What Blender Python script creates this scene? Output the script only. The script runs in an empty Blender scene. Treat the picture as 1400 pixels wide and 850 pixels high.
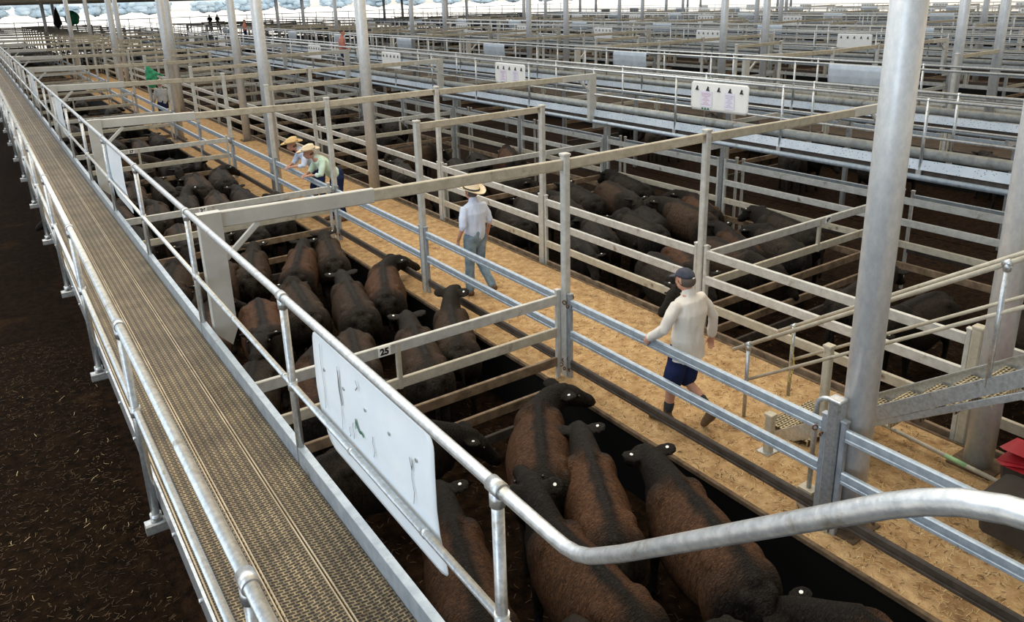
import bpy, bmesh, math, random
from mathutils import Vector, Matrix, noise
R_ = random.Random(7)
PI = math.pi
sc = bpy.context.scene
col = sc.collection

# ------------------------------------------------------------------ camera
CAM = (0.0, 0.0, 4.4)
Rr = [[0.82334803, -0.56688202, -0.02725426],
      [-0.19137789, -0.23210976, -0.95367687],
      [0.53429629, 0.79042383, -0.2995958]]
cd = bpy.data.cameras.new('camera')
cd.sensor_width = 36.0
cd.lens = 1052.0 / 1400 * 36
cd.shift_y = -100 / 1400
cd.clip_start = 0.05
cd.clip_end = 2000
cam = bpy.data.objects.new('camera', cd)
m = Matrix(((Rr[0][0], -Rr[1][0], -Rr[2][0], CAM[0]),
            (Rr[0][1], -Rr[1][1], -Rr[2][1], CAM[1]),
            (Rr[0][2], -Rr[1][2], -Rr[2][2], CAM[2]),
            (0, 0, 0, 1)))
cam.matrix_world = m
col.objects.link(cam)
sc.camera = cam

# ------------------------------------------------------------------ world, lights, exposure
sc.view_settings.view_transform = 'Standard'
sc.view_settings.look = 'None'
sc.view_settings.gamma = 1
sc.view_settings.use_curve_mapping = False
sc.view_settings.exposure = 0.05
w = bpy.data.worlds.new('sky')
sc.world = w
w.use_nodes = True
nt = w.node_tree
nt.nodes.clear()
tc = nt.nodes.new('ShaderNodeTexCoord')
sp = nt.nodes.new('ShaderNodeSeparateXYZ')
nt.links.new(tc.outputs['Generated'], sp.inputs[0])
# height ramp: bright open horizon, dimmer warm light from overhead
rz = nt.nodes.new('ShaderNodeValToRGB')
rz.color_ramp.elements[0].position = 0.0
rz.color_ramp.elements[0].color = (0.10, 0.085, 0.065, 1)
rz.color_ramp.elements[1].position = 1.0
rz.color_ramp.elements[1].color = (1.25, 1.14, 0.94, 1)
e = rz.color_ramp.elements.new(0.48); e.color = (0.16, 0.14, 0.12, 1)
e = rz.color_ramp.elements.new(0.5); e.color = (1.0, 1.05, 1.1, 1)
e = rz.color_ramp.elements.new(0.515); e.color = (0.95, 1.0, 1.08, 1)
e = rz.color_ramp.elements.new(0.55); e.color = (0.30, 0.33, 0.37, 1)
e = rz.color_ramp.elements.new(0.72); e.color = (0.26, 0.255, 0.24, 1)
mz = nt.nodes.new('ShaderNodeMath'); mz.operation = 'MULTIPLY_ADD'
mz.inputs[1].default_value = 0.5; mz.inputs[2].default_value = 0.5
nt.links.new(sp.outputs[2], mz.inputs[0]); nt.links.new(mz.outputs[0], rz.inputs[0])
# cool from the open left side, warmer and dimmer from the right
rx = nt.nodes.new('ShaderNodeValToRGB')
rx.color_ramp.elements[0].color = (1.3, 1.5, 1.8, 1)
rx.color_ramp.elements[1].color = (2.1, 1.5, 0.85, 1)
e = rx.color_ramp.elements.new(0.5); e.color = (1.0, 1.0, 1.0, 1)
e = rx.color_ramp.elements.new(0.8); e.color = (1.15, 0.98, 0.78, 1)
e = rx.color_ramp.elements.new(0.25); e.color = (0.92, 1.0, 1.12, 1)
mx = nt.nodes.new('ShaderNodeMath'); mx.operation = 'MULTIPLY_ADD'
mx.inputs[1].default_value = 0.5; mx.inputs[2].default_value = 0.5
nt.links.new(sp.outputs[0], mx.inputs[0]); nt.links.new(mx.outputs[0], rx.inputs[0])
mm = nt.nodes.new('ShaderNodeMixRGB'); mm.blend_type = 'MULTIPLY'; mm.inputs[0].default_value = 1
nt.links.new(rz.outputs[0], mm.inputs[1]); nt.links.new(rx.outputs[0], mm.inputs[2])
bg = nt.nodes.new('ShaderNodeBackground')
bg.inputs[1].default_value = 1.0
nt.links.new(mm.outputs[0], bg.inputs[0])
wo = nt.nodes.new('ShaderNodeOutputWorld')
nt.links.new(bg.outputs[0], wo.inputs[0])


def area(name, loc, target, size, power, color):
    d = bpy.data.lights.new(name, 'AREA')
    d.shape = 'RECTANGLE'; d.size, d.size_y = size
    d.energy = power; d.color = color
    o = bpy.data.objects.new(name, d)
    o.location = loc
    o.rotation_euler = (Vector(target) - Vector(loc)).to_track_quat('-Z', 'Y').to_euler()
    col.objects.link(o)
    return o


area('skylight_strip', (2.0, 9.0, 13.0), (4.0, 9.0, 0), (5, 34), 1500, (1.0, 0.93, 0.8))
yard = area('yard_sun_proxy', (80, 470, 170), (80, 470, 0), (1100, 620), 3.2e6, (1, 1, 1))  # area light added above the yard, stands in for sunlight on the ground
area('open_side_daylight', (-14, -2.0, 7.0), (3, 5, 0.5), (8, 22), 1300, (0.75, 0.88, 1.0))

# ------------------------------------------------------------------ materials


def mat(name, base, rough=0.6, metal=0.0, var=None, scale=8.0, bump=0.0, bscale=60.0, stretch=(1, 1, 1), detail=4, spec=0.5,
        rnd=0.0, dirt=None, dirt_scale=2.0, dirt_amt=0.45):
    """base colour, optional noise variation towards var, optional dirt blotches, optional bump"""
    M = bpy.data.materials.new(name)
    M.use_nodes = True
    n = M.node_tree.nodes; l = M.node_tree.links
    b = n['Principled BSDF']
    b.inputs['Roughness'].default_value = rough
    b.inputs['Metallic'].default_value = metal
    b.inputs['Specular IOR Level'].default_value = spec
    t = n.new('ShaderNodeTexCoord'); mp = n.new('ShaderNodeMapping')
    mp.inputs['Scale'].default_value = stretch
    l.new(t.outputs['Object'], mp.inputs[0])
    src = None
    if var is None:
        b.inputs['Base Color'].default_value = (*base, 1)
    else:
        nz = n.new('ShaderNodeTexNoise'); nz.inputs['Scale'].default_value = scale
        nz.inputs['Detail'].default_value = detail; nz.inputs['Roughness'].default_value = 0.65
        l.new(mp.outputs[0], nz.inputs[0])
        r = n.new('ShaderNodeValToRGB')
        r.color_ramp.elements[0].position = 0.36; r.color_ramp.elements[1].position = 0.64
        r.color_ramp.elements[0].color = (*base, 1); r.color_ramp.elements[1].color = (*var, 1)
        l.new(nz.outputs[0], r.inputs[0])
        src = r.outputs[0]
        if dirt is not None:
            n2 = n.new('ShaderNodeTexNoise'); n2.inputs['Scale'].default_value = dirt_scale
            n2.inputs['Detail'].default_value = 6; n2.inputs['Roughness'].default_value = 0.7
            l.new(mp.outputs[0], n2.inputs[0])
            r2 = n.new('ShaderNodeValToRGB')
            r2.color_ramp.elements[0].position = 1 - dirt_amt; r2.color_ramp.elements[1].position = min(1, 1.12 - dirt_amt)
            r2.color_ramp.elements[0].color = (0, 0, 0, 1); r2.color_ramp.elements[1].color = (1, 1, 1, 1)
            l.new(n2.outputs[0], r2.inputs[0])
            mxx = n.new('ShaderNodeMixRGB'); l.new(r2.outputs[0], mxx.inputs[0])
            l.new(src, mxx.inputs[1]); mxx.inputs[2].default_value = (*dirt, 1)
            src = mxx.outputs[0]
        if rnd:
            oi = n.new('ShaderNodeObjectInfo'); hs = n.new('ShaderNodeHueSaturation')
            ma = n.new('ShaderNodeMath'); ma.operation = 'MULTIPLY_ADD'
            ma.inputs[1].default_value = rnd; ma.inputs[2].default_value = 1 - rnd / 2
            l.new(oi.outputs['Random'], ma.inputs[0]); l.new(ma.outputs[0], hs.inputs['Value'])
            l.new(src, hs.inputs['Color']); src = hs.outputs[0]
        l.new(src, b.inputs['Base Color'])
    if bump:
        nb = n.new('ShaderNodeTexNoise'); nb.inputs['Scale'].default_value = bscale; nb.inputs['Detail'].default_value = 4
        l.new(mp.outputs[0], nb.inputs[0])
        bp = n.new('ShaderNodeBump'); bp.inputs['Strength'].default_value = bump; bp.inputs['Distance'].default_value = 0.02
        l.new(nb.outputs[0], bp.inputs['Height']); l.new(bp.outputs[0], b.inputs['Normal'])
    return M


M = {}
M['galv'] = mat('galvanised_steel', (0.46, 0.49, 0.51), 0.34, 0.75, (0.64, 0.67, 0.68), 34, 0.06, 60, dirt=(0.33, 0.30, 0.25), dirt_scale=7, dirt_amt=0.42, rnd=0.06)
M['pale'] = mat('pale_weathered_steel', (0.50, 0.50, 0.46), 0.5, 0.3, (0.64, 0.64, 0.60), 9, 0.05, 60, dirt=(0.22, 0.17, 0.115), dirt_scale=4, dirt_amt=0.40, rnd=0.10)
M['galv_blue'] = mat('blue_grey_galvanised_steel', (0.36, 0.43, 0.50), 0.45, 0.45, (0.50, 0.57, 0.63), 12, dirt=(0.20, 0.19, 0.17), dirt_scale=6, dirt_amt=0.40)
M['cream'] = mat('weathered_cream_steel', (0.42, 0.38, 0.29), 0.6, 0.15, (0.54, 0.50, 0.40), 9, 0.05, 60, dirt=(0.17, 0.125, 0.075), dirt_scale=4, dirt_amt=0.40, rnd=0.10)
M['dark'] = mat('manure_stain_and_gap_shade_steel', (0.035, 0.026, 0.02), 0.75, 0.0, (0.07, 0.055, 0.045), 7, 0.1, 40)  # dirty steel; also the painted shade of the gap under far walkway plates
M['brownrail'] = mat('brown_stained_rail', (0.13, 0.085, 0.048), 0.7, 0.0, (0.26, 0.185, 0.115), 6, 0.05, 50, dirt=(0.07, 0.045, 0.025), dirt_scale=4, dirt_amt=0.45)
M['steelpost'] = mat('darker_blue_grey_steel', (0.27, 0.30, 0.34), 0.45, 0.45, (0.40, 0.44, 0.48), 8, dirt=(0.13, 0.10, 0.07), dirt_scale=5, dirt_amt=0.42)
M['farrail'] = mat('dull_brown_weathered_steel', (0.25, 0.21, 0.15), 0.7, 0.0, (0.36, 0.32, 0.24), 5)
M['plain'] = mat('smooth_galvanised_plate', (0.50, 0.50, 0.47), 0.45, 0.35, (0.60, 0.60, 0.56), 3)
M['pipe'] = mat('dull_grey_pipe', (0.27, 0.29, 0.29), 0.45, 0.4, (0.38, 0.40, 0.39), 9, dirt=(0.17, 0.14, 0.10), dirt_scale=5, dirt_amt=0.42)
M['column'] = mat('galvanised_column_steel', (0.60, 0.63, 0.65), 0.42, 0.35, (0.72, 0.74, 0.74), 22, 0.04, 30, (1, 1, 0.6), dirt=(0.30, 0.24, 0.17), dirt_scale=7, dirt_amt=0.33)
M['rust'] = mat('rust', (0.10, 0.04, 0.02), 0.9, 0, (0.2, 0.09, 0.04), 30, 0.3, 60)
M['board'] = mat('white_board', (0.78, 0.87, 0.95), 0.32, 0.0, (0.84, 0.91, 0.97), 4)
M['boardback'] = mat('white_notice_board', (0.86, 0.86, 0.82), 0.35, 0.0, (0.90, 0.90, 0.87), 4)
M['boardgrey'] = mat('pale_metal_board', (0.50, 0.57, 0.63), 0.4, 0.3, (0.62, 0.68, 0.73), 5)
M['ink'] = mat('black_ink', (0.015, 0.015, 0.017), 0.5)
M['green_ink'] = mat('green_ink', (0.03, 0.16, 0.09), 0.5)
M['plate'] = mat('white_plate', (0.85, 0.84, 0.80), 0.5)
M['paper'] = mat('printed_paper', (0.80, 0.78, 0.88), 0.6)
M['print'] = mat('purple_print', (0.30, 0.22, 0.36), 0.6)
M['redprint'] = mat('red_print', (0.45, 0.08, 0.15), 0.6)
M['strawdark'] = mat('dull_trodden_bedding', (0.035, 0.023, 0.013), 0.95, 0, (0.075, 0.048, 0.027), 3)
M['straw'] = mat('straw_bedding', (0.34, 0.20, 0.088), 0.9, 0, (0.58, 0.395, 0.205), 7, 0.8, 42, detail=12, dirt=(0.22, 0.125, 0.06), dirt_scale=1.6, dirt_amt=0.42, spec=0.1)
M['strawbit'] = mat('straw_stem', (0.62, 0.45, 0.20), 0.7, 0, (0.80, 0.66, 0.36), 3)
M['darkstraw'] = mat('dark_straw_stem', (0.035, 0.018, 0.008), 0.85, 0, (0.13, 0.078, 0.035), 1.6)
M['lane'] = mat('dark_manure_soil', (0.005, 0.003, 0.0015), 0.95, 0, (0.017, 0.009, 0.004), 9, 1.0, 30, detail=9, dirt=(0.032, 0.017, 0.007), dirt_scale=0.9, dirt_amt=0.42, spec=0.05)
M['pen'] = mat('trampled_pen_litter', (0.006, 0.0035, 0.002), 0.95, 0, (0.026, 0.014, 0.007), 9, 1.0, 35, detail=8, spec=0.05)
M['rubber'] = mat('black_rubber', (0.006, 0.006, 0.006), 0.6, spec=0.2)
M['kerb'] = mat('dirty_concrete_kerb', (0.07, 0.045, 0.026), 0.9, 0, (0.17, 0.115, 0.065), 8, 0.3, 30)
M['outside'] = mat('pale_gravel', (0.80, 0.79, 0.76), 0.9, 0, (0.92, 0.91, 0.89), 0.2)
M['roof'] = mat('roof_sheeting', (0.46, 0.42, 0.36), 0.8, 0, (0.56, 0.52, 0.45), 2)
M['tree'] = mat('haze_tinted_foliage', (0.36, 0.47, 0.55), 0.9, 0, (0.50, 0.60, 0.68), 0.15, spec=0.1)  # distance haze is mixed into this pale blue foliage colour
M['greencloth'] = mat('green_cloth', (0.02, 0.20, 0.09), 0.8, 0, (0.05, 0.42, 0.22), 8)
M['blackcloth'] = mat('black_cloth', (0.012, 0.012, 0.014), 0.85)
M['red'] = mat('red_plastic', (0.42, 0.02, 0.03), 0.4, 0, (0.55, 0.04, 0.05), 4)
M['binplastic'] = mat('grey_brown_plastic', (0.035, 0.03, 0.026), 0.6, 0, (0.05, 0.045, 0.04), 5)
M['yellow'] = mat('yellow_chain_plastic', (0.55, 0.45, 0.12), 0.6)
M['pink'] = mat('salmon_cloth', (0.55, 0.22, 0.17), 0.8)
M['skin'] = mat('sun_tanned_skin', (0.52, 0.25, 0.16), 0.55, 0, (0.60, 0.32, 0.22), 12)
M['blueshirt'] = mat('pale_blue_cotton', (0.58, 0.66, 0.84), 0.85, 0, (0.70, 0.77, 0.90), 5, 0.5, 9, (1, 1, 0.35), spec=0.1)
M['creamshirt'] = mat('off_white_cotton', (0.66, 0.62, 0.56), 0.85, 0, (0.76, 0.72, 0.66), 4, 0.6, 8, (1, 1, 0.35), spec=0.1)
M['greenshirt'] = mat('mint_striped_cotton', (0.52, 0.70, 0.56), 0.85, 0, (0.66, 0.82, 0.70), 6, 0.5, 9, (1, 1, 0.35), spec=0.1)
M['greyshirt'] = mat('grey_cotton', (0.40, 0.43, 0.46), 0.85, 0, (0.50, 0.52, 0.55), 6)
M['jeans'] = mat('faded_denim', (0.13, 0.20, 0.27), 0.85, 0, (0.27, 0.36, 0.42), 7, 0.4, 14, spec=0.1)
M['navy'] = mat('navy_cloth', (0.012, 0.02, 0.06), 0.85, 0, (0.02, 0.03, 0.09), 6, spec=0.1)
M['felt'] = mat('cream_felt', (0.72, 0.58, 0.38), 0.85, 0, (0.86, 0.76, 0.58), 8, spec=0.1)
M['strawhat'] = mat('tan_straw_hat', (0.66, 0.46, 0.20), 0.8, 0, (0.78, 0.58, 0.30), 30, 0.3, 80)
M['cap'] = mat('dark_grey_cap', (0.035, 0.04, 0.06), 0.9, 0, (0.06, 0.065, 0.09), 20)
M['hair'] = mat('grey_brown_hair', (0.10, 0.075, 0.06), 0.8)
M['boot'] = mat('brown_leather', (0.085, 0.04, 0.02), 0.55, 0, (0.14, 0.07, 0.035), 12)
M['workboot'] = mat('tan_suede_boot', (0.10, 0.062, 0.035), 0.8, 0, (0.17, 0.11, 0.062), 12)
M['sock'] = mat('dark_sock', (0.03, 0.035, 0.04), 0.9)
M['tag'] = mat('white_ear_tag', (0.9, 0.9, 0.88), 0.4)
M['amber_tag'] = mat('amber_ear_tag', (0.75, 0.42, 0.12), 0.4)
M['eye'] = mat('dark_eye', (0.01, 0.008, 0.006), 0.1)


def coat(name, flank, dark, amount):
    """short cattle hair: black legs, head and back stripe, sun-browned flanks"""
    Mt = bpy.data.materials.new(name); Mt.use_nodes = True
    n = Mt.node_tree.nodes; l = Mt.node_tree.links; b = n['Principled BSDF']
    b.inputs['Roughness'].default_value = 0.6
    b.inputs['Specular IOR Level'].default_value = 0.13
    b.inputs['Sheen Weight'].default_value = 0.02
    b.inputs['Sheen Roughness'].default_value = 0.5
    b.inputs['Sheen Tint'].default_value = (0.6, 0.45, 0.32, 1)
    t = n.new('ShaderNodeTexCoord'); s = n.new('ShaderNodeSeparateXYZ'); l.new(t.outputs['Object'], s.inputs[0])
    nz = n.new('ShaderNodeTexNoise'); nz.inputs['Scale'].default_value = 3.2; nz.inputs['Detail'].default_value = 5
    l.new(t.outputs['Object'], nz.inputs[0])

    def rng(out, a, b_, c, d):
        q = n.new('ShaderNodeMapRange'); q.interpolation_type = 'SMOOTHSTEP'
        q.inputs[1].default_value = a; q.inputs[2].default_value = b_; q.inputs[3].default_value = c; q.inputs[4].default_value = d
        l.new(out, q.inputs[0]); return q.outputs[0]

    def mth(op, a, c):
        q = n.new('ShaderNodeMath'); q.operation = op
        for i, v in enumerate((a, c)):
            if isinstance(v, (int, float)): q.inputs[i].default_value = v
            else: l.new(v, q.inputs[i])
        return q.outputs[0]
    ax = mth('ABSOLUTE', s.outputs[0], 0)
    wob = mth('MULTIPLY', nz.outputs[0], 0.26)
    ax = mth('ADD', ax, mth('SUBTRACT', wob, 0.13))
    m1 = rng(ax, 0.02, 0.12, 0, 1)
    yy = mth('ADD', s.outputs[1], mth('MULTIPLY', nz.outputs[0], 0.3))
    m2 = mth('MULTIPLY', rng(yy, -0.62, -0.30, 0, 1), rng(yy, 0.48, 0.80, 1, 0))
    m3 = rng(s.outputs[2], 0.55, 0.78, 0, 1)
    mk = mth('MULTIPLY', mth('MULTIPLY', m1, m2), m3)
    mk = mth('MULTIPLY', mk, amount)
    # fine hair streaks
    mp = n.new('ShaderNodeMapping'); mp.inputs['Scale'].default_value = (30, 62, 17); l.new(t.outputs['Object'], mp.inputs[0])
    hz = n.new('ShaderNodeTexNoise'); hz.inputs['Scale'].default_value = 1.0; hz.inputs['Detail'].default_value = 5; hz.inputs['Distortion'].default_value = 1.2
    l.new(mp.outputs[0], hz.inputs[0])
    hr = rng(hz.outputs[0], 0.32, 0.72, 0.50, 1.65)
    mixc = n.new('ShaderNodeMixRGB'); l.new(mk, mixc.inputs[0])
    mixc.inputs[1].default_value = (*dark, 1); mixc.inputs[2].default_value = (*flank, 1)
    hs = n.new('ShaderNodeHueSaturation'); l.new(mixc.outputs[0], hs.inputs['Color'])
    oi = n.new('ShaderNodeObjectInfo')
    l.new(mth('MULTIPLY', hr, mth('ADD', mth('MULTIPLY', oi.outputs['Random'], 0.6), 0.7)), hs.inputs['Value'])
    l.new(hs.outputs[0], b.inputs['Base Color'])
    bp = n.new('ShaderNodeBump'); bp.inputs['Strength'].default_value = 1.0; bp.inputs['Distance'].default_value = 0.03
    l.new(hz.outputs[0], bp.inputs['Height']); l.new(bp.outputs[0], b.inputs['Normal'])
    return Mt


M['coat_rust'] = coat('rust_brown_and_black_coat', (0.082, 0.039, 0.019), (0.013, 0.0105, 0.0085), 0.95)
M['coat_brown'] = coat('brownish_black_coat', (0.060, 0.036, 0.021), (0.020, 0.016, 0.012), 0.85)
M['coat_black'] = coat('black_coat', (0.030, 0.022, 0.015), (0.012, 0.010, 0.008), 0.8)


def deck_mat():
    """pressed steel walkway plank: rows of small crosswise slots between raised ribs"""
    Mt = bpy.data.materials.new('slotted_walkway_steel'); Mt.use_nodes = True
    n = Mt.node_tree.nodes; l = Mt.node_tree.links; b = n['Principled BSDF']
    b.inputs['Roughness'].default_value = 0.55; b.inputs['Metallic'].default_value = 0.25
    t = n.new('ShaderNodeTexCoord'); mp = n.new('ShaderNodeMapping')
    mp.inputs['Scale'].default_value = (1, 1, 1)
    l.new(t.outputs['Object'], mp.inputs[0])
    br = n.new('ShaderNodeTexBrick')
    br.offset = 0.5; br.inputs['Scale'].default_value = 1.0
    br.inputs['Brick Width'].default_value = 0.040; br.inputs['Row Height'].default_value = 0.0215
    br.inputs['Mortar Size'].default_value = 0.0062; br.inputs['Mortar Smooth'].default_value = 0.6
    br.inputs['Color1'].default_value = (0.022, 0.017, 0.011, 1); br.inputs['Color2'].default_value = (0.05, 0.04, 0.025, 1)
    br.inputs['Mortar'].default_value = (0.34, 0.285, 0.195, 1)
    l.new(mp.outputs[0], br.inputs[0])
    nz = n.new('ShaderNodeTexNoise'); nz.inputs['Scale'].default_value = 3.5; nz.inputs['Detail'].default_value = 7
    l.new(t.outputs['Object'], nz.inputs[0])
    r = n.new('ShaderNodeValToRGB'); r.color_ramp.elements[0].position = 0.3; r.color_ramp.elements[1].position = 0.7
    r.color_ramp.elements[0].color = (0.62, 0.58, 0.52, 1); r.color_ramp.elements[1].color = (1.15, 1.1, 1.0, 1)
    l.new(nz.outputs[0], r.inputs[0])
    mxx = n.new('ShaderNodeMixRGB'); mxx.blend_type = 'MULTIPLY'; mxx.inputs[0].default_value = 1
    l.new(br.outputs[0], mxx.inputs[1]); l.new(r.outputs[0], mxx.inputs[2])
    wv = n.new('ShaderNodeTexWave'); wv.bands_direction = 'X'; wv.wave_profile = 'SIN'; wv.inputs['Scale'].default_value = 1 / 0.053 * 0.31415926
    l.new(t.outputs['Object'], wv.inputs[0])
    r3 = n.new('ShaderNodeValToRGB'); r3.color_ramp.elements[0].color = (0.55, 0.53, 0.50, 1); r3.color_ramp.elements[1].color = (1.25, 1.2, 1.08, 1)
    l.new(wv.outputs[0], r3.inputs[0])
    m3 = n.new('ShaderNodeMixRGB'); m3.blend_type = 'MULTIPLY'; m3.inputs[0].default_value = 1
    l.new(mxx.outputs[0], m3.inputs[1]); l.new(r3.outputs[0], m3.inputs[2])
    l.new(m3.outputs[0], b.inputs['Base Color'])
    bp = n.new('ShaderNodeBump'); bp.inputs['Strength'].default_value = 0.9; bp.inputs['Distance'].default_value = 0.012
    l.new(br.outputs['Fac'], bp.inputs['Height']); l.new(bp.outputs[0], b.inputs['Normal'])
    return Mt


M['deck'] = deck_mat()
M['tread'] = M['deck'].copy(); M['tread'].name = 'slotted_tread_steel'
for nd in M['tread'].node_tree.nodes:
    if nd.type == 'TEX_BRICK':
        nd.inputs['Color1'].default_value = (0.10, 0.09, 0.06, 1); nd.inputs['Mortar'].default_value = (0.66, 0.60, 0.44, 1)
        nd.inputs['Brick Width'].default_value = 0.05; nd.inputs['Row Height'].default_value = 0.03; nd.inputs['Mortar Size'].default_value = 0.008


def speckle_mat():
    Mt = mat('speckled_white_steel', (0.50, 0.58, 0.66), 0.4, 0.1, (0.64, 0.71, 0.78), 2)
    n = Mt.node_tree.nodes; l = Mt.node_tree.links; b = n['Principled BSDF']
    old = b.inputs['Base Color'].links[0].from_socket
    t = n.new('ShaderNodeTexCoord'); v = n.new('ShaderNodeTexVoronoi'); v.inputs['Scale'].default_value = 26
    l.new(t.outputs['Object'], v.inputs[0])
    r = n.new('ShaderNodeValToRGB'); r.color_ramp.elements[0].position = 0.16; r.color_ramp.elements[1].position = 0.24
    r.color_ramp.elements[0].color = (0.22, 0.24, 0.27, 1); r.color_ramp.elements[1].color = (1, 1, 1, 1)
    l.new(v.outputs[0], r.inputs[0])
    mxx = n.new('ShaderNodeMixRGB'); mxx.blend_type = 'MULTIPLY'; mxx.inputs[0].default_value = 1
    l.new(old, mxx.inputs[1]); l.new(r.outputs[0], mxx.inputs[2]); l.new(mxx.outputs[0], b.inputs['Base Color'])
    return Mt


M['speckle'] = speckle_mat()
M['lip'] = mat('pale_plank_lip', (0.36, 0.29, 0.19), 0.45, 0.3, (0.54, 0.44, 0.30), 3)  # plank lips, a lighter tan than the deck

# ------------------------------------------------------------------ mesh helpers


def V(*a): return Vector(a)


def box(bm, lo, hi, bev=0.0):
    x0, y0, z0 = lo; x1, y1, z1 = hi
    vs = [bm.verts.new(p) for p in ((x0, y0, z0), (x1, y0, z0), (x1, y1, z0), (x0, y1, z0), (x0, y0, z1), (x1, y0, z1), (x1, y1, z1), (x0, y1, z1))]
    fs = [bm.faces.new([vs[i] for i in q]) for q in ((0, 3, 2, 1), (4, 5, 6, 7), (0, 1, 5, 4), (1, 2, 6, 5), (2, 3, 7, 6), (3, 0, 4, 7))]
    if bev:
        es = {e for f in fs for e in f.edges}
        bmesh.ops.bevel(bm, geom=list(es), offset=bev, segments=2, affect='EDGES', profile=0.5)
    return vs


def frame_of(d, up=Vector((0, 0, 1))):
    d = d.normalized()
    s = d.cross(up)
    if s.length < 1e-4: s = d.cross(Vector((0, 1, 0)))
    s.normalize()
    return s, s.cross(d).normalized()


def sweep(bm, pts, prof, closed_ends=True, smooth=False, up=Vector((0, 0, 1))):
    """sweep a 2-D closed profile (side, up) along points"""
    pts = [Vector(p) for p in pts]
    rings = []
    for i, p in enumerate(pts):
        d = (pts[min(i + 1, len(pts) - 1)] - pts[max(i - 1, 0)])
        s, u = frame_of(d, up)
        pr = prof[i] if isinstance(prof[0][0], (tuple, list)) else prof
        rings.append([bm.verts.new(p + s * a + u * b) for a, b in pr])
    n = len(rings[0])
    for a, b in zip(rings, rings[1:]):
        for k in range(n):
            f = bm.faces.new((a[k], a[(k + 1) % n], b[(k + 1) % n], b[k])); f.smooth = smooth
    if closed_ends:
        bm.faces.new(list(reversed(rings[0]))); bm.faces.new(rings[-1])


def circ(r, n=14): return [(r * math.cos(2 * PI * k / n), r * math.sin(2 * PI * k / n)) for k in range(n)]


def pipe(bm, pts, r, n=14): sweep(bm, pts, circ(r, n), smooth=True)


def rect_bar(bm, a, b, wd, ht, up=Vector((0, 0, 1)), bev=True):
    h, v = wd / 2, ht / 2
    c = min(h, v) * 0.28 if bev else 0
    prof = [(-h + c, -v), (h - c, -v), (h, -v + c), (h, v - c), (h - c, v), (-h + c, v), (-h, v - c), (-h, -v + c)] if bev else [(-h, -v), (h, -v), (h, v), (-h, v)]
    sweep(bm, [a, b], prof, up=up)


def groove_bar(bm, a, b, wd, ht):
    """pressed rail: two long shallow grooves on each side, rounded lips"""
    h, v = wd / 2, ht / 2
    side = [(h * .6, -v), (h, -v * .85), (h, -v * .45), (h * .72, -v * .38), (h * .72, -v * .05), (h, v * .02), (h, v * .80), (h * .6, v)]
    prof = side + [(-x, y) for x, y in reversed(side)]
    sweep(bm, [a, b], prof)


def tube(bm, pts, rad, n=14, up=Vector((0, 0, 1))):
    """organic loft with elliptical sections and rounded ends; rad = r or (side, up)"""
    pts = [Vector(p) for p in pts]
    rad = [(r, r) if isinstance(r, (int, float)) else r for r in rad]
    P, Q = [], []
    d0 = (pts[1] - pts[0]).normalized(); d1 = (pts[-1] - pts[-2]).normalized()
    for f, g in ((0.9, 0.4), (0.55, 0.8)):
        m0 = min(rad[0]); P.append(pts[0] - d0 * m0 * f); Q.append((rad[0][0] * g, rad[0][1] * g))
    P += pts; Q += rad
    for f, g in ((0.55, 0.8), (0.9, 0.4)):
        m0 = min(rad[-1]); P.append(pts[-1] + d1 * m0 * f); Q.append((rad[-1][0] * g, rad[-1][1] * g))
    profs = [[(a * math.cos(2 * PI * k / n), b * math.sin(2 * PI * k / n)) for k in range(n)] for a, b in Q]
    sweep(bm, P, profs, smooth=True, up=up)


def ball(bm, c, r, u=16, v=10):
    if isinstance(r, (int, float)): r = (r, r, r)
    mt = Matrix.Translation(c) @ Matrix.Diagonal((*r, 1))
    g = bmesh.ops.create_uvsphere(bm, u_segments=u, v_segments=v, radius=1, matrix=mt)
    for vv in g['verts']:
        for f in vv.link_faces: f.smooth = True


def new_mesh(name, bm, m=None, smooth=False):
    bmesh.ops.recalc_face_normals(bm, faces=bm.faces)
    me = bpy.data.meshes.new(name); bm.to_mesh(me); bm.free()
    if m is not None: me.materials.append(m)
    if smooth:
        for p in me.polygons: p.use_smooth = True
    return me


def obj(name, me, parent=None, m=None, loc=None, rotz=None):
    if isinstance(me, bmesh.types.BMesh): me = new_mesh(name, me, m)
    o = bpy.data.objects.new(name, me); col.objects.link(o)
    if parent is not None: o.parent = parent
    if loc is not None: o.location = loc
    if rotz is not None: o.rotation_euler = (0, 0, rotz)
    return o


def tag(o, label=None, cat=None, group=None, kind=None):
    if label: o['label'] = label
    if cat: o['category'] = cat
    if group: o['group'] = group
    if kind: o['kind'] = kind
    return o


def empty(name, loc=(0, 0, 0), rotz=0.0):
    o = bpy.data.objects.new(name, None); o.empty_display_size = 0.1
    o.location = loc; o.rotation_euler = (0, 0, rotz); col.objects.link(o)
    return o


def copy_tree(o, parent=None):
    c = o.copy(); col.objects.link(c); c.parent = parent
    for ch in list(o.children): copy_tree(ch, c)
    return c


TMP = bpy.data.scenes.new('workshop')


def remesh(name, bm, voxel, m, smooth=2, fac=0.5):
    me = new_mesh(name + '_raw', bm)
    o = bpy.data.objects.new('tmp', me); TMP.collection.objects.link(o)
    r = o.modifiers.new('r', 'REMESH'); r.mode = 'VOXEL'; r.voxel_size = voxel; r.use_smooth_shade = True
    s = o.modifiers.new('s', 'SMOOTH'); s.iterations = smooth; s.factor = fac
    TMP.view_layers[0].update(); dg = TMP.view_layers[0].depsgraph
    out = bpy.data.meshes.new_from_object(o.evaluated_get(dg))
    out.name = name
    bpy.data.objects.remove(o); bpy.data.meshes.remove(me)
    out.materials.clear()
    if m: out.materials.append(m)
    for p in out.polygons: p.use_smooth = True
    return out


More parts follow.
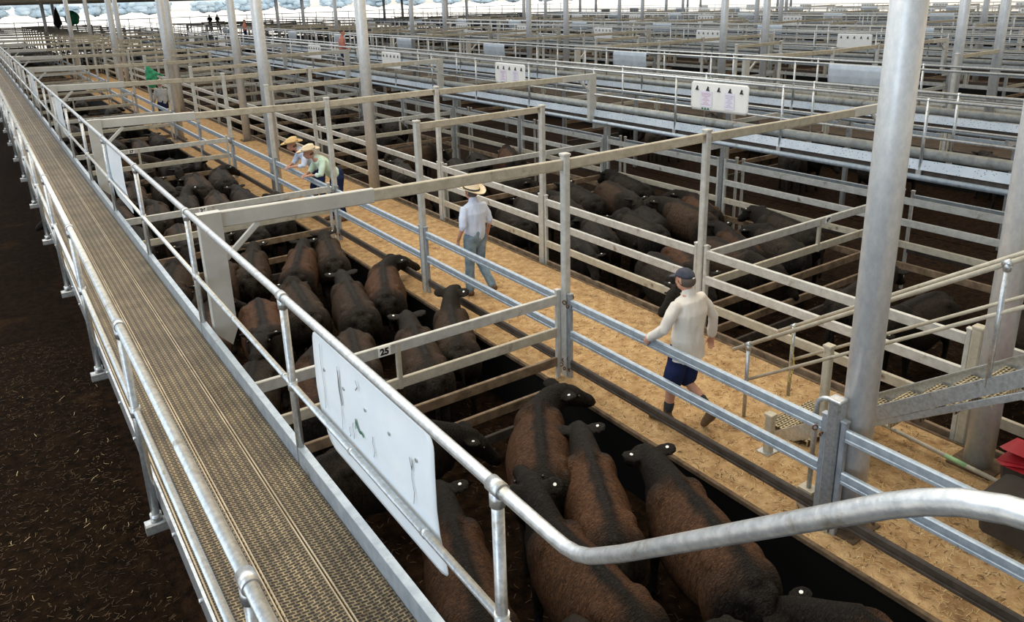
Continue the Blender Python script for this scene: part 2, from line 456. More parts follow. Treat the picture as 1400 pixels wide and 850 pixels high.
ORD = ['first', 'second', 'third', 'fourth', 'fifth', 'sixth', 'seventh', 'eighth', 'ninth', 'tenth', 'eleventh', 'twelfth', 'thirteenth',
       'fourteenth', 'fifteenth', 'sixteenth', 'seventeenth', 'eighteenth', 'nineteenth', 'twentieth']


def nth(i):
    if i < 20: return ORD[i]
    return {20: 'twenty-first', 21: 'twenty-second', 22: 'twenty-third', 23: 'twenty-fourth', 24: 'twenty-fifth', 25: 'twenty-sixth', 26: 'twenty-seventh',
            27: 'twenty-eighth', 28: 'twenty-ninth', 29: 'thirtieth', 30: 'thirty-first', 31: 'thirty-second', 32: 'thirty-third', 33: 'thirty-fourth',
            34: 'thirty-fifth', 35: 'thirty-sixth', 36: 'thirty-seventh', 37: 'thirty-eighth', 38: 'thirty-ninth', 39: 'fortieth'}.get(i, 'far')


# ------------------------------------------------------------------ layout constants
PIT = 7.05; Y0 = 6.63                       # pitch of the dividing fences, the one plated 25 / 48
XL, XR = 5.22, 7.52                         # fences left and right of the straw aisle
PF = -0.75                                  # pen floor (the aisle top is z = 0)
YEND = 106.0
PER = 15.5                                  # distance from one block of pens to the next
GY = [Y0 + PIT * k for k in range(-1, 15)]  # -0.42, 6.63, 13.68 ...
HY = [Y0 + PIT * k / 2 for k in range(-2, 29)]

# ------------------------------------------------------------------ the setting


def ground(name, x0, x1, y0, y1, z, m, thick=0.1):
    bm = bmesh.new(); box(bm, (x0, y0, z - thick), (x1, y1, z))
    return tag(obj(name, bm, None, M[m]), kind='structure')


ground('outside_ground', -500, 700, -60, 900, -0.90, 'outside')
ground('lane_ground', -7, 0.62, -8, YEND, PF, 'lane')
for b in range(6):
    x = b * PER
    y0 = -8 if b == 0 else max(-6, (x - 8) * 0.25)
    ground('pen_floor', x + 0.62, x + 4.98, y0, YEND, PF, 'pen')
    ground('pen_floor', x + 7.4, x + 12.6, y0, YEND, PF, 'pen')
    if b < 5: ground('lane_ground', x + 12.6, x + PER + 0.62, y0, YEND, PF - 0.01, 'pen')
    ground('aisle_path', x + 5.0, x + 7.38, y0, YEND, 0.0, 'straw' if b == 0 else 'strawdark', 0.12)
    for xa, xb in ((4.98, 5.0), (7.38, 7.40)):
        bm = bmesh.new(); box(bm, (x + xa, y0, PF), (x + xb, YEND, -0.03))
        tag(obj('kerb_wall', bm, None, M['rubber']), kind='structure')
    bm = bmesh.new()
    box(bm, (x + 4.955, y0, -0.035), (x + 5.0, YEND, 0.012), 0.006); box(bm, (x + 7.38, y0, -0.035), (x + 7.42, YEND, 0.012), 0.006)
    tag(obj('kerb_strip', bm, None, M['kerb']), kind='structure')

# far roof with its open end, as far as the picture shows it
bm = bmesh.new()
box(bm, (-60, 62, 5.06), (60, YEND + 3, 5.14))
for k in range(-13, 14):
    box(bm, (k * 4.4 - 0.08, 62, 4.98), (k * 4.4 + 0.08, YEND + 3, 5.06))
for yy in range(64, 110, 6):
    box(bm, (-60, yy, 4.92), (60, yy + 0.15, 5.06))
tag(obj('roof', bm, None, M['roof']), kind='structure')

# ------------------------------------------------------------------ fence panels
# each kind is (rail tops above the aisle, material per rail)
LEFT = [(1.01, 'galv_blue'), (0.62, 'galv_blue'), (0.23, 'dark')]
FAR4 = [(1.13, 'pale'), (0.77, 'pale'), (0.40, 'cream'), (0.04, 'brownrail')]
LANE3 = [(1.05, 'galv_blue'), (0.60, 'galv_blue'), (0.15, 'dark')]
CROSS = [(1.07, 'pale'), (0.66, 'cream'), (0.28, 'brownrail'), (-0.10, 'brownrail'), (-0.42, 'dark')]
RH = 0.115
_cache = {}


def panel_meshes(L, spec, horiz, grooved, t=0.045):
    """rails run along Y (horiz='y') or X; returns list of (name, mesh)"""
    key = (round(L, 3), tuple(spec), horiz, grooved)
    if key in _cache: return _cache[key]
    out = []

    def P(a, z): return (0, a, z) if horiz == 'y' else (a, 0, z)
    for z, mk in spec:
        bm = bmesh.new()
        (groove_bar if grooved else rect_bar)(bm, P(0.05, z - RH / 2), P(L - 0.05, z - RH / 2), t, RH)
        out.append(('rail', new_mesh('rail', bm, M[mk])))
    top = spec[0][0] + 0.05
    for a in (0.025, L - 0.025):
        bm = bmesh.new()
        rect_bar(bm, P(a, PF + 0.12 if horiz == 'y' else PF + 0.12), P(a, top), 0.05, 0.05)
        # small pressed cap
        p = P(a, top); box(bm, (p[0] - 0.03, p[1] - 0.03, top - 0.005), (p[0] + 0.03, p[1] + 0.03, top + 0.02), 0.006)
        out.append(('end_post', new_mesh('end_post', bm, M['steelpost'] if spec is LEFT else M['pale'])))
    _cache[key] = out
    return out


_single = {}


def panel_single(L, spec, horiz):
    key = (round(L, 3), tuple(spec), horiz)
    if key in _single: return _single[key]
    bm = bmesh.new()
    mats = []
    for z, mk in spec:
        n0 = len(bm.faces)
        a, b = ((0, 0.05, z - RH / 2), (0, L - 0.05, z - RH / 2)) if horiz == 'y' else ((0.05, 0, z - RH / 2), (L - 0.05, 0, z - RH / 2))
        rect_bar(bm, a, b, 0.045, RH, bev=False)
        if mk not in mats: mats.append(mk)
        bm.faces.ensure_lookup_table()
        for f in bm.faces[n0:]: f.material_index = mats.index(mk)
    n0 = len(bm.faces)
    for a in (0.025, L - 0.025):
        p = (0, a) if horiz == 'y' else (a, 0)
        rect_bar(bm, (*p, PF + 0.12), (*p, spec[0][0] + 0.05), 0.05, 0.05, bev=False)
    if 'cream' not in mats: mats.append('cream')
    bm.faces.ensure_lookup_table()
    for f in bm.faces[n0:]: f.material_index = mats.index('cream')
    me = new_mesh('fence_panel', bm)
    for k in mats: me.materials.append(M[k])
    _single[key] = me
    return me


def fence_panel(name, loc, L, spec, horiz, near, label, group, grooved=False):
    if near:
        t = empty(name, loc)
        for nm, me in panel_meshes(L, spec, horiz, grooved): obj(nm, me, t)
    else:
        t = obj(name, panel_single(L, spec, horiz), None, loc=loc)
    return tag(t, label, 'fence', group)


_post = {}


def post_mesh(w_, z0, z1, mk):
    k = (w_, z0, z1, mk)
    if k not in _post:
        bm = bmesh.new(); rect_bar(bm, (0, 0, z0), (0, 0, z1), w_, w_)
        box(bm, (-w_ / 2 - 0.006, -w_ / 2 - 0.006, z1 - 0.01), (w_ / 2 + 0.006, w_ / 2 + 0.006, z1 + 0.025), 0.01)
        _post[k] = new_mesh('post', bm, M[mk])
    return _post[k]


def text_obj(name, s, size, parent, m, loc, rot, bold=0.0):
    c = bpy.data.curves.new(name, 'FONT'); c.body = s; c.size = size; c.align_x = 'CENTER'; c.align_y = 'CENTER'
    c.extrude = 0.0008; c.offset = bold
    o = bpy.data.objects.new('tmp', c); TMP.collection.objects.link(o); c.materials.append(m)
    TMP.view_layers[0].update()
    me = bpy.data.meshes.new_from_object(o.evaluated_get(TMP.view_layers[0].depsgraph))
    bpy.data.objects.remove(o)
    o = obj(name, me)
    o.parent = parent; o.location = loc; o.rotation_euler = rot
    return o


def latch(parent, loc):
    bm = bmesh.new()
    for k in range(5):
        a = k * 1.25
        c = Vector(loc) + Vector((math.cos(a) * 0.05, math.sin(a) * 0.05, -0.03 * k + 0.03))
        pts = [c + Vector((0.022 * math.cos(q + a), 0.012 * math.sin(q), 0.028 * math.sin(q + k))) for q in [j * PI / 4 for j in range(9)]]
        pipe(bm, pts, 0.007, 6)
    return obj('latch_chain', bm, parent, M['rust'])


AISLE = ['the straw aisle', 'the second aisle', 'the third aisle', 'the fourth aisle', 'the fifth aisle', 'the sixth aisle']
BLK = ['', ' of the second pen block', ' of the third pen block', ' of the fourth pen block', ' of the fifth pen block', ' of the far pen block']

n_panels = 0
for b in range(6):
    x = b * PER
    ylim = [72, 66, 56, 50, 50, 50][b]
    ymin = -1.0 if b == 0 else (x - 4) * 0.32
    rest = bmesh.new(); rest_n = 0
    for i, y in enumerate(HY[:-1]):
        L = PIT / 2
        if y + L < ymin: continue
        lines = [('left', XL, LEFT), ('right', XR, FAR4), ('outer', 12.0, FAR4), ('lane', 12.55, LANE3)]
        if b > 1: lines = lines[:3]
        for side, xf, spec in lines:
            if b == 0 and side == 'left' and y < -0.5 + 3.5 and False: continue
            near = (b == 0 and y < 30)
            if y < ylim and n_panels < 292 and not (b > 3):
                if b == 0:
                    where = {'left': 'low fence left of the straw aisle', 'right': 'four-rail fence right of the straw aisle',
                             'outer': 'shaded fence under the speckled walkway', 'lane': 'blue-grey lane fence past the speckled walkway'}[side]
                    lab = f"{where}, {nth(i)} length from the near end"
                else:
                    where = {'left': 'left fence of', 'right': 'right fence of', 'outer': 'outer pen fence beyond', 'lane': 'lane fence beyond'}[side]
                    lab = f"rail fence, {where} {AISLE[b]}, {nth(i)} length along"
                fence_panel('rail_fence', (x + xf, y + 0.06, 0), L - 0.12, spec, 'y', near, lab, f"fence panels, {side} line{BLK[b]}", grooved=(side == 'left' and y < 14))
                n_panels += 1
            else:
                for z, mk in spec[:3]:
                    rect_bar(rest, (x + xf, y + 0.1, z - RH / 2), (x + xf, y + L - 0.1, z - RH / 2), 0.045, RH, bev=False)
                for a in (0.08, L - 0.08):
                    rect_bar(rest, (x + xf, y + a, PF), (x + xf, y + a, spec[0][0] + 0.04), 0.05, 0.05, bev=False)
                rest_n += 1
    if rest_n:
        tag(obj('distant_fence_rails', rest, None, M['farrail']), f"distant weathered rails and posts{BLK[b] or ' of the first block, far end'}, too many to count", 'fence', kind='stuff')
    else:
        rest.free()

# dividing fences (the ones with number plates), set across the pens
n_div = 0
for b in range(5):
    x = b * PER
    ymin = 2 if b == 0 else x * 0.32
    for k, y in enumerate(GY[1:]):
        if y < ymin: continue
        if n_div > 140: break
        for side in ('left', 'right'):
            x0, x1 = (0.85, 5.12) if side == 'left' else (7.62, 11.9)
            if b == 0:
                num = 25 + k if side == 'left' else 48 - k
                lab = f"dividing fence across the {side} pens with number plate {num}, {nth(k)} from the viewer"
            else:
                num = None
                lab = f"dividing fence across pens {side} of {AISLE[b]}, {nth(k)} from the near end"
            near = b == 0 and y < 36
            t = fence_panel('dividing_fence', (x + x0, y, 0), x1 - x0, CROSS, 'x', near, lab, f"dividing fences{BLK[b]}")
            n_div += 1
            if not near: continue
            # short upright between the top rails
            bm = bmesh.new(); sx = (2.18 if k == 0 else 2.12) if side == 'left' else 2.50
            rect_bar(bm, (sx, 0, CROSS[1][0] - 0.12), (sx, 0, CROSS[0][0] - 0.02), 0.05, 0.05)
            obj('upright', bm, t, M['cream'])
            px_ = 1.92 if side == 'left' else 3.15
            px_ = (2.02 if k == 0 else 1.95) if side == 'left' else (2.67 if k == 0 else 2.53)
            bm = bmesh.new(); box(bm, (px_ - 0.068, -0.030, 0.965), (px_ + 0.068, -0.024, 1.062))
            pl = obj('number_plate', bm, t, M['plate'])
            pl['label'] = 'white number plate'
            text_obj('number', str(num), 0.095, pl, M['ink'], (px_, -0.0315, 1.012), (PI / 2, 0, 0), 0.0045)

# ------------------------------------------------------------------ portal frames and fence posts
for b in range(5):
    x = b * PER
    ymin = 2 if b == 0 else (x - 2) * 0.30
    ymax = [104, 90, 76, 60, 50][b]
    for k, y in enumerate(HY):
        if y < ymin or y > ymax: continue
        long_ = (k % 2 == 0)
        near = b == 0 and y < 35
        if b == 0 and abs(y - (Y0 - PIT / 2)) < 0.1:   # the post beside the big column has no beam
            t = tag(empty('gate_post', (XL, y, 0)), 'square capped steel post beside the big round column', 'post')
            obj('post', post_mesh(0.11, PF, 1.22, 'galv'), t)
            latch(t, (0.0, 0.12, 0.95))
            t = tag(empty('gate_post', (XR, y, 0)), 'steel post behind the foot of the perforated stair', 'post')
            obj('post', post_mesh(0.10, PF, 1.22, 'cream'), t)
            continue
        if long_:
            bay = k // 2
            lab = (f"long overhead beam frame above the fence plated {25 + bay - 1}" if b == 0 else
                   f"long overhead beam frame over {AISLE[b]}, {nth(bay)} from the near end")
            t = tag(empty('portal_frame', (x, y, 0)), lab, 'frame', 'long overhead beam frames' + BLK[b])
            ym = 0.0
            for i_, (xa, xb, za, zb, mk) in enumerate(((1.30, 2.9, 2.66, 2.63, 'plain'), (2.9, XL - 0.05, 2.63, 2.60, 'cream'), (XL + 0.05, XR - 0.05, 2.60, 2.62, 'cream'), (XR + 0.05, 10.7, 2.61, 2.60, 'cream'), (10.7, 11.66, 2.60, 2.60, 'plain'))):
                bm = bmesh.new(); rect_bar(bm, (xa, ym, za), (xb, ym, zb), 0.06, 0.115 if mk == 'cream' else 0.14)
                obj('beam', bm, t, M[mk])
            for xp in (XL, XR):
                obj('post', post_mesh(0.09, PF, 2.70, 'pale'), t, loc=(xp, ym, 0))
            for s_, xe in ((1, 1.30), (-1, 11.66)):
                bm = bmesh.new()
                x0, x1 = sorted((xe, xe + s_ * 0.19))
                sweep(bm, [(0, -0.05, 0), (0, 0.05, 0)], [(p[0], p[1]) for p in ((x0, 2.73), (x0, 1.66), (x0 + (0.13 if s_ > 0 else 0.0), 1.52), (x1, 1.66), (x1, 2.73))] if s_ > 0 else [(x0, 2.66), (x0, 1.60), (x1, 1.60), (x1, 2.66)])
                obj('hanger_plate', bm, t, M['plain'])
                bm = bmesh.new()
                rect_bar(bm, (xe + s_ * 0.19, 0, 2.30), (xe + s_ * 0.50, 0, 2.57), 0.035, 0.05)
                obj('brace', bm, t, M['plain'])
            if near:
                latch(t, (XL - 0.02, -0.08, 1.0)); latch(t, (XL - 0.05, -0.05, 0.2))
        else:
            lab = (f"short overhead frame across the straw aisle, {nth(k // 2 - 1)} from the near end" if b == 0 else
                   f"short overhead frame across {AISLE[b]}, {nth(k // 2)} from the near end")
            t = tag(empty('aisle_portal', (x, y, 0)), lab, 'frame', 'short overhead frames' + BLK[b])
            bm = bmesh.new(); rect_bar(bm, (XL + 0.04, 0, 2.60), (XR - 0.04, 0, 2.62), 0.05, 0.10)
            obj('beam', bm, t, M['cream'])
            for xp in (XL, XR):
                obj('post', post_mesh(0.09, PF, 2.67, 'pale'), t, loc=(xp, 0, 0))
        # outer line post
        if b == 0 or (b == 1 and y < 45):
            o = obj('fence_post', post_mesh(0.08, PF, 1.6, 'galv'), None, loc=(x + 12.0, y, 0))
            tag(o, (f"post under the walkway edge beyond the right pens, {nth(k)} from the near end" if b == 0 else
                    f"post under the fourth walkway, {nth(k)} from the near end"), 'post', 'posts under the walkways')

# ------------------------------------------------------------------ round building columns
bm = bmesh.new()
sweep(bm, [(0, 0, 0), (0, 0, 7.0)], circ(0.125, 40), smooth=True)
shaft = new_mesh('shaft', bm, M['column'])
bm = bmesh.new(); box(bm, (-0.2, -0.2, 0), (0.2, 0.2, 0.02), 0.004)
for sx in (-1, 1):
    for sy in (-1, 1):
        sweep(bm, [(sx * 0.155, sy * 0.155, 0.02), (sx * 0.155, sy * 0.155, 0.05)], circ(0.014, 6))
cbase = new_mesh('base_plate', bm, M['kerb'])
cols = [(5.42, 3.03, 'big round galvanised column standing at the foot of the perforated stair'),
        (7.2, 2.8, 'round column behind the perforated stair at the picture edge'),
        (5.42, 17.9, 'round column beside the two men leaning on the fence'),
        (7.15, 16.2, 'round column on the far side of the aisle from the two leaning men'),
        (7.15, 26.3, 'round column on the right aisle fence behind the one nearest the leaning men'),
        (5.42, 28.2, 'round column beside the distant man in grey'),
        (7.15, 35.9, 'round column right of the distant man in grey'),
        (5.42, 39.2, 'round column on the left aisle fence behind the distant man'),
        (7.15, 49.3, 'far round column on the right aisle fence'),
        (5.42, 56.2, 'far thin-looking round column on the left aisle fence'),
        (7.15, 62.0, 'very far round column on the right aisle fence'),
        (5.42, 74.0, 'very far round column near the open shed end'),
        (7.15, 86.0, 'last round column before the open shed end')]
for x_, y_, lab in cols:
    t = tag(empty('steel_column', (x_, y_, 0)), lab, 'column', kind='thing')
    obj('shaft', shaft, t); obj('base_plate', cbase, t)
for bi, (y_, xs) in enumerate([(10.2, (20.85, 23.0)), (17.8, (20.75, 22.9)), (28.8, (20.7, 22.8)), (40.0, (20.7, 22.8)), (51, (20.7, 22.8)), (63, (20.7, 22.8)), (76, (20.7, 22.8)),
                               (17.8, (36.2, 38.3)), (28.8, (36.2, 38.3)), (40, (36.2, 38.3)), (51, (36.2, 38.3)), (63, (36.2, 38.3)), (76, (36.2, 38.3)),
                               (28.8, (51.7, 53.8)), (40, (51.7, 53.8)), (51, (51.7, 53.8)), (63, (51.7, 53.8)), (51, (67.2, 69.3)), (63, (67.2, 69.3))]):
    row = bi if bi < 7 else (bi - 6 if bi < 13 else bi - 11)
    for s_, x_ in enumerate(xs):
        al = AISLE[int(x_ // PER)]
        t = tag(empty('steel_column', (x_, y_, 0)), f"round column on the {'left' if s_ == 0 else 'right'} of {al}, {nth(row)} along", 'column', 'round columns of the far aisles', kind='thing')
        obj('shaft', shaft, t); obj('base_plate', cbase, t)

# ------------------------------------------------------------------ walkways
ZD = 1.585                                   # deck height
rail_r = 0.0243


def ring(bm, c, axis, r=0.031, h=0.05, n=16):
    c = Vector(c); a = Vector(axis).normalized()
    sweep(bm, [c - a * h / 2, c + a * h / 2], circ(r, n), smooth=True)


def handrail_post(z_top, z_mid, z_foot):
    bm = bmesh.new()
    pipe(bm, [(0, 0, z_foot), (0, 0, z_top)], rail_r, 16)
    ring(bm, (0, 0, z_top - 0.045), (0, 0, 1), 0.0305, 0.06)
    ring(bm, (0, 0, z_top), (0, 1, 0), 0.0315, 0.075)
    ring(bm, (0, 0, z_mid), (0, 0, 1), 0.0305, 0.06)
    ring(bm, (0, 0, z_foot + 0.03), (0, 0, 1), 0.034, 0.05)
    return bm


# --- the walkway in front
wk = tag(empty('walkway', (0, 0, 0)), 'raised steel walkway with handrails running away along the left of the pens', 'walkway')
YA, YB = -0.6, 100.0


def deck_plank(x0, x1):
    """one folded plank: long ribs, turned-down edges"""
    bm = bmesh.new()
    n = max(3, int((x1 - x0) / 0.055))
    xs = []
    for k in range(n + 1):
        xx = x0 + (x1 - x0) * k / n
        xs.append((xx, ZD + (0.006 if k % 2 else 0.0)))
    prof = [(x0, ZD - 0.05), (x0, ZD + 0.016), (x0 + 0.012, ZD + 0.016)] + xs[1:-1] + [(x1 - 0.012, ZD + 0.010), (x1, ZD + 0.010), (x1, ZD - 0.05)]
    lower = [(x1 - 0.004, ZD - 0.05), (x1 - 0.004, ZD - 0.006), (x0 + 0.004, ZD - 0.006), (x0 + 0.004, ZD - 0.05)]
    full = prof + lower
    sweep(bm, [(0, YB, 0), (0, YA, 0)], [(-a, b) for a, b in full])
    return bm


for x0, x1 in ((0.455, 0.715), (0.718, 0.985), (0.988, 1.225)):
    obj('deck_plank', deck_plank(x0, x1), wk, M['deck'])
for xx in (0.462, 0.708, 0.725, 0.978, 0.995):
    bm = bmesh.new(); box(bm, (xx - 0.004, YA, ZD), (xx + 0.004, YB, ZD + 0.021), 0.002); obj('plank_lip', bm, wk, M['lip'])
bm = bmesh.new()
box(bm, (1.228, YA, ZD - 0.10), (1.236, YB, ZD + 0.125))
box(bm, (1.228, YA, ZD + 0.125), (1.275, YB, ZD + 0.133))
obj('kick_plate', bm, wk, M['galv_blue'])
bm = bmesh.new(); box(bm, (0.435, YA, ZD - 0.13), (0.452, YB, ZD + 0.02), 0.003)
for k in range(60):
    y = YA + 0.4 + k * 0.62
    ring(bm, (0.43, y, ZD - 0.04), (1, 0, 0), 0.012, 0.02, 6)
obj('edge_channel', bm, wk, M['galv'])
bm = bmesh.new()
for k in range(84):
    y = 0.3 + k * 1.2
    box(bm, (0.47, y, ZD - 0.16), (1.22, y + 0.05, ZD - 0.055))
obj('joist', bm, wk, M['dark'])['kind'] = 'stuff'

ZR = 2.735; XRR = 1.262; ZML, XLR = 2.13, 0.40; ZTL = 2.68
# right handrail: level run, then the bend up along the stair the viewer stands on
bm = bmesh.new()
ctrl = [(1.25, 1.66, ZR), (1.25, 1.60, ZR + 0.002), (1.25, 1.54, ZR + 0.016), (1.25, 1.48, ZR + 0.046), (1.25, 1.42, ZR + 0.09), (1.25, 1.34, ZR + 0.15)]
for k in range(1, 9):
    f_ = k / 8
    ctrl.append((1.25, 1.34 + (0.62 - 1.34) * f_, ZR + 0.15 + (3.475 - ZR - 0.15) * f_))
ctrl += [(1.25, 0.56, 3.518), (1.25, 0.50, 3.553), (1.25, 0.43, 3.580), (1.25, 0.35, 3.597), (1.25, 0.25, 3.603), (1.25, 0.0, 3.605), (1.25, -0.9, 3.605)]
sweep(bm, [(1.25, YB, ZR)] + [(1.25, y, ZR) for y in (40, 12, 4, 1.8)] + ctrl, circ(rail_r, 28), smooth=True, up=Vector((1, 0, 0)))
o = obj('handrail', bm, wk, M['galv']); o['label'] = 'bent galvanised handrail on the pen side'
bm = bmesh.new(); pipe(bm, [(1.25, YB, 2.15), (1.25, 1.0, 2.15)], 0.0195, 18)
for y in (1.86, 2.6, 3.4, 4.45, 5.6): ring(bm, (1.25, y, 2.15), (0, 1, 0), 0.0215, 0.03)
obj('mid_rail', bm, wk, M['galv'])
bm = bmesh.new(); pipe(bm, [(XLR, YB, ZTL), (XLR, 0.3, ZTL)], rail_r, 24)
o = obj('handrail', bm, wk, M['galv']); o['label'] = 'straight handrail on the lane side'
bm = bmesh.new(); pipe(bm, [(XLR + 0.005, YB, ZML), (XLR + 0.005, 0.3, ZML)], 0.019, 18)
obj('mid_rail', bm, wk, M['galv'])
pm = new_mesh('handrail_post', handrail_post(ZR, 2.15, ZD - 0.06), M['galv'])
yr = [1.99, 4.31] + [6.78 + 2.42 * k for k in range(33)]
for y in yr: obj('handrail_post', pm, wk, loc=(1.25, y, 0))
pm2 = new_mesh('handrail_post', handrail_post(ZTL, ZML, 1.37), M['galv'])
bm = bmesh.new()
rect_bar(bm, (-0.07, 0, 1.335), (0.06, 0, 1.335), 0.075, 0.075)
rect_bar(bm, (0.06, 0, 1.335), (0.10, 0, 1.50), 0.05, 0.03)
brk = new_mesh('outrigger', bm, M['galv'])
yl = [2.12 + 2.48 * k for k in range(34)]
for y in yl:
    q = obj('handrail_post', pm2, wk, loc=(XLR, y, 0)); obj('outrigger', brk, q)
# half-way outriggers with nothing on them are not in the photograph

# --- the other walkways
for b in range(5):
    for side in (0, 1):
        # side 0: right of the pens of block b, side 1: left of the pens of block b + 1
        x0 = b * PER + (11.62 if side == 0 else 15.85)
        if b == 4 and side == 1: continue
        idx = b * 2 + side
        ya = max(0.5, (x0 - 9) * 0.30); yb = 98.0
        t = tag(empty('walkway', (x0, 0, 0)), ['speckled white edged walkway with a fat pipe just past pens 47 and 48', 'second far walkway, directly behind the speckled pipe-edged one',
                'third far walkway counting from the straw aisle', 'fourth far walkway counting from the straw aisle', 'fifth far walkway counting from the straw aisle',
                'sixth far walkway counting from the straw aisle', 'seventh far walkway counting from the straw aisle', 'eighth far walkway counting from the straw aisle',
                'most distant walkway across the shed'][idx], 'walkway', 'walkways beyond the straw aisle')
        bm = bmesh.new(); box(bm, (0.30, ya, 1.54), (0.90, yb, 1.585)); obj('deck', bm, t, M['deck'])
        bm = bmesh.new(); sweep(bm, [(0, yb, 0), (0, ya, 0)], [(-0.0, 1.70), (0.02, 1.70), (0.0, 1.85), (-0.02, 1.85)])
        obj('edge_plate', bm, t, M['speckle'] if idx < 2 else M['pipe'])
        bm = bmesh.new(); box(bm, (0.02, ya, 1.56), (0.04, yb, 1.71)); obj('gap_shade_strip', bm, t, M['dark'])  # added dark strip, paints the shade in the gap below the edge plate
        if idx < 3:
            bm = bmesh.new()
            for k in range(110):
                y = ya + 0.3 + k * 0.33
                if y < 36: ring(bm, (0.015, y, 1.705), (1, 0, 0), 0.014, 0.03, 6)
            q = obj('bolt_heads', bm, t, M['dark']); q['kind'] = 'stuff'
        bm = bmesh.new(); pipe(bm, [(0.12, yb, 1.93), (0.12, ya, 1.93)], 0.080, 24); obj('pipe', bm, t, M['pipe'])
        bm = bmesh.new(); pipe(bm, [(-0.03, yb, 1.585), (-0.03, ya, 1.585)], 0.045, 10); obj('edge_tube', bm, t, M['galv_blue'])
        for xr in (0.0, 0.88):
            bm = bmesh.new(); pipe(bm, [(xr, yb, 2.75), (xr, ya, 2.75)], rail_r, 10); obj('handrail', bm, t, M['galv'])
            bm = bmesh.new(); pipe(bm, [(xr, yb, 2.20), (xr, ya, 2.20)], 0.019, 8); obj('mid_rail', bm, t, M['galv'])
        bm = bmesh.new(); pipe(bm, [(0, 0, 1.60), (0, 0, 2.78)], rail_r, 10); box(bm, (-0.035, -0.04, 1.56), (0.0, 0.04, 1.70))
        pmm = new_mesh('handrail_post', bm, M['galv'])
        n = 0
        y = 3.46 + 0.3 * side
        while y < (90 if b < 3 else 70) and n < 90:
            if y > ya:
                for xr in (0.0, 0.88): obj('handrail_post', pmm, t, loc=(xr, y, 0)); n += 1
            y += 2.55
        # legs down to the ground
        bm = bmesh.new()
        k = 0
        while Y0 + PIT / 2 * k < yb:
            yy = Y0 + PIT / 2 * k; k += 1
            if yy > ya:
                rect_bar(bm, (0.45, yy, PF), (0.45, yy, 1.54), 0.09, 0.09, bev=False)
                rect_bar(bm, (0.0, yy, 1.47), (0.9, yy, 1.47), 0.06, 0.12, bev=False)
        obj('support_frame', bm, t, M['galv'])['kind'] = 'stuff'


def rounded_sheet(L, prof, t=0.004, r=0.07):
    """sheet running along Y with a cross profile [(x, z)...] and rounded corners"""
    bm = bmesh.new()
    ztop, zbot = prof[0][1], prof[-1][1]

    def inset(z):
        d = min(ztop - z, z - zbot)
        return 0 if d >= r else r - math.sqrt(max(0, r * r - (r - d) ** 2))
    rows = []
    P2 = []
    for (xa, za), (xb, zb) in zip(prof, prof[1:]):
        for k in range(6): P2.append((xa + (xb - xa) * k / 6, za + (zb - za) * k / 6))
    P2.append(prof[-1])
    N = 24
    for xx, zz in P2:
        i_ = inset(zz)
        rows.append([bm.verts.new((xx, i_ + (L - 2 * i_) * k / N, zz)) for k in range(N + 1)])
    for a, c in zip(rows, rows[1:]):
        for k in range(N): bm.faces.new((a[k], a[k + 1], c[k + 1], c[k])).smooth = True
    bmesh.ops.recalc_face_normals(bm, faces=bm.faces)
    bmesh.ops.solidify(bm, geom=list(bm.faces), thickness=t)
    return bm


def stroke(bm, pts, wd, x):
    """thin ink line on a board facing -X; pts are (y, z)"""
    for (ya, za), (yb, zb) in zip(pts, pts[1:]):
        d = Vector((yb - ya, zb - za));
        if d.length < 1e-6: continue
        nrm = Vector((-d.y, d.x)).normalized() * wd / 2
        vs = [bm.verts.new((x, ya + nrm.x, za + nrm.y)), bm.verts.new((x, yb + nrm.x, zb + nrm.y)), bm.verts.new((x, yb - nrm.x, zb - nrm.y)), bm.verts.new((x, ya - nrm.x, za - nrm.y))]
        bm.faces.new(vs)


# --- the white boards on the front walkway
def near_board(y0, L, lab, ztop=2.67, marks=True):
    t = tag(empty('white_board', (0, y0, 0)), lab, 'board', 'white boards on the front walkway rail')
    prof = [(1.283, ztop), (1.278, 2.50), (1.276, 2.30), (1.284, 2.17), (1.300, 2.05), (1.322, 1.90)]
    obj('sheet', rounded_sheet(L, prof, r=0.08), t, M['board'])
    if marks:
        X = 1.2655
        for yy, zt, zb in ((1.26, 2.62, 2.22), (1.02, 2.58, 2.20), (0.20, 2.42, 2.22), (0.62, 2.36, 2.24), (0.87, 2.32, 2.22), (0.92, 2.27, 2.21)):
            bm = bmesh.new(); stroke(bm, [(yy, zt), (yy + 0.008, (zt * 2 + zb) / 3), (yy - 0.008, (zt + zb * 2) / 3), (yy + 0.006, zb)], 0.0045, X); obj('pen_mark', bm, t, M['ink'])
        for pp, ww in (([(1.02, 2.56), (1.015, 2.44), (1.0, 2.36)], 0.011), ([(0.19, 2.46), (0.20, 2.40), (0.215, 2.46)], 0.006), ([(0.78, 2.60), (0.76, 2.57), (0.79, 2.54)], 0.006)):
            bm = bmesh.new(); stroke(bm, pp, ww, X - 0.0005); obj('pen_mark', bm, t, M['ink'])
        bm = bmesh.new()
        stroke(bm, [(0.83, 2.36), (0.82, 2.33), (0.79, 2.30), (0.76, 2.31), (0.74, 2.295)], 0.016, X)
        stroke(bm, [(0.83, 2.35), (0.835, 2.30)], 0.010, X)
        obj('green_mark', bm, t, M['green_ink'])
        for q in range(5):
            bm = bmesh.new(); ring(bm, (1.272, 0.16 + q * (L - 0.32) / 4, 2.47), (1, 0, 0), 0.011, 0.008, 8); obj('bolt', bm, t, M['galv'])
    return t


near_board(2.52, 1.40, 'large white board with ink streaks and a green mark hanging by plate 25')
near_board(10.42, 1.34, 'white board hanging on the walkway rail above pen 26', marks=False)
near_board(17.5, 1.34, 'third white board along the front walkway rail', marks=False)
near_board(24.6, 1.34, 'fourth, far white board along the front walkway rail', marks=False)


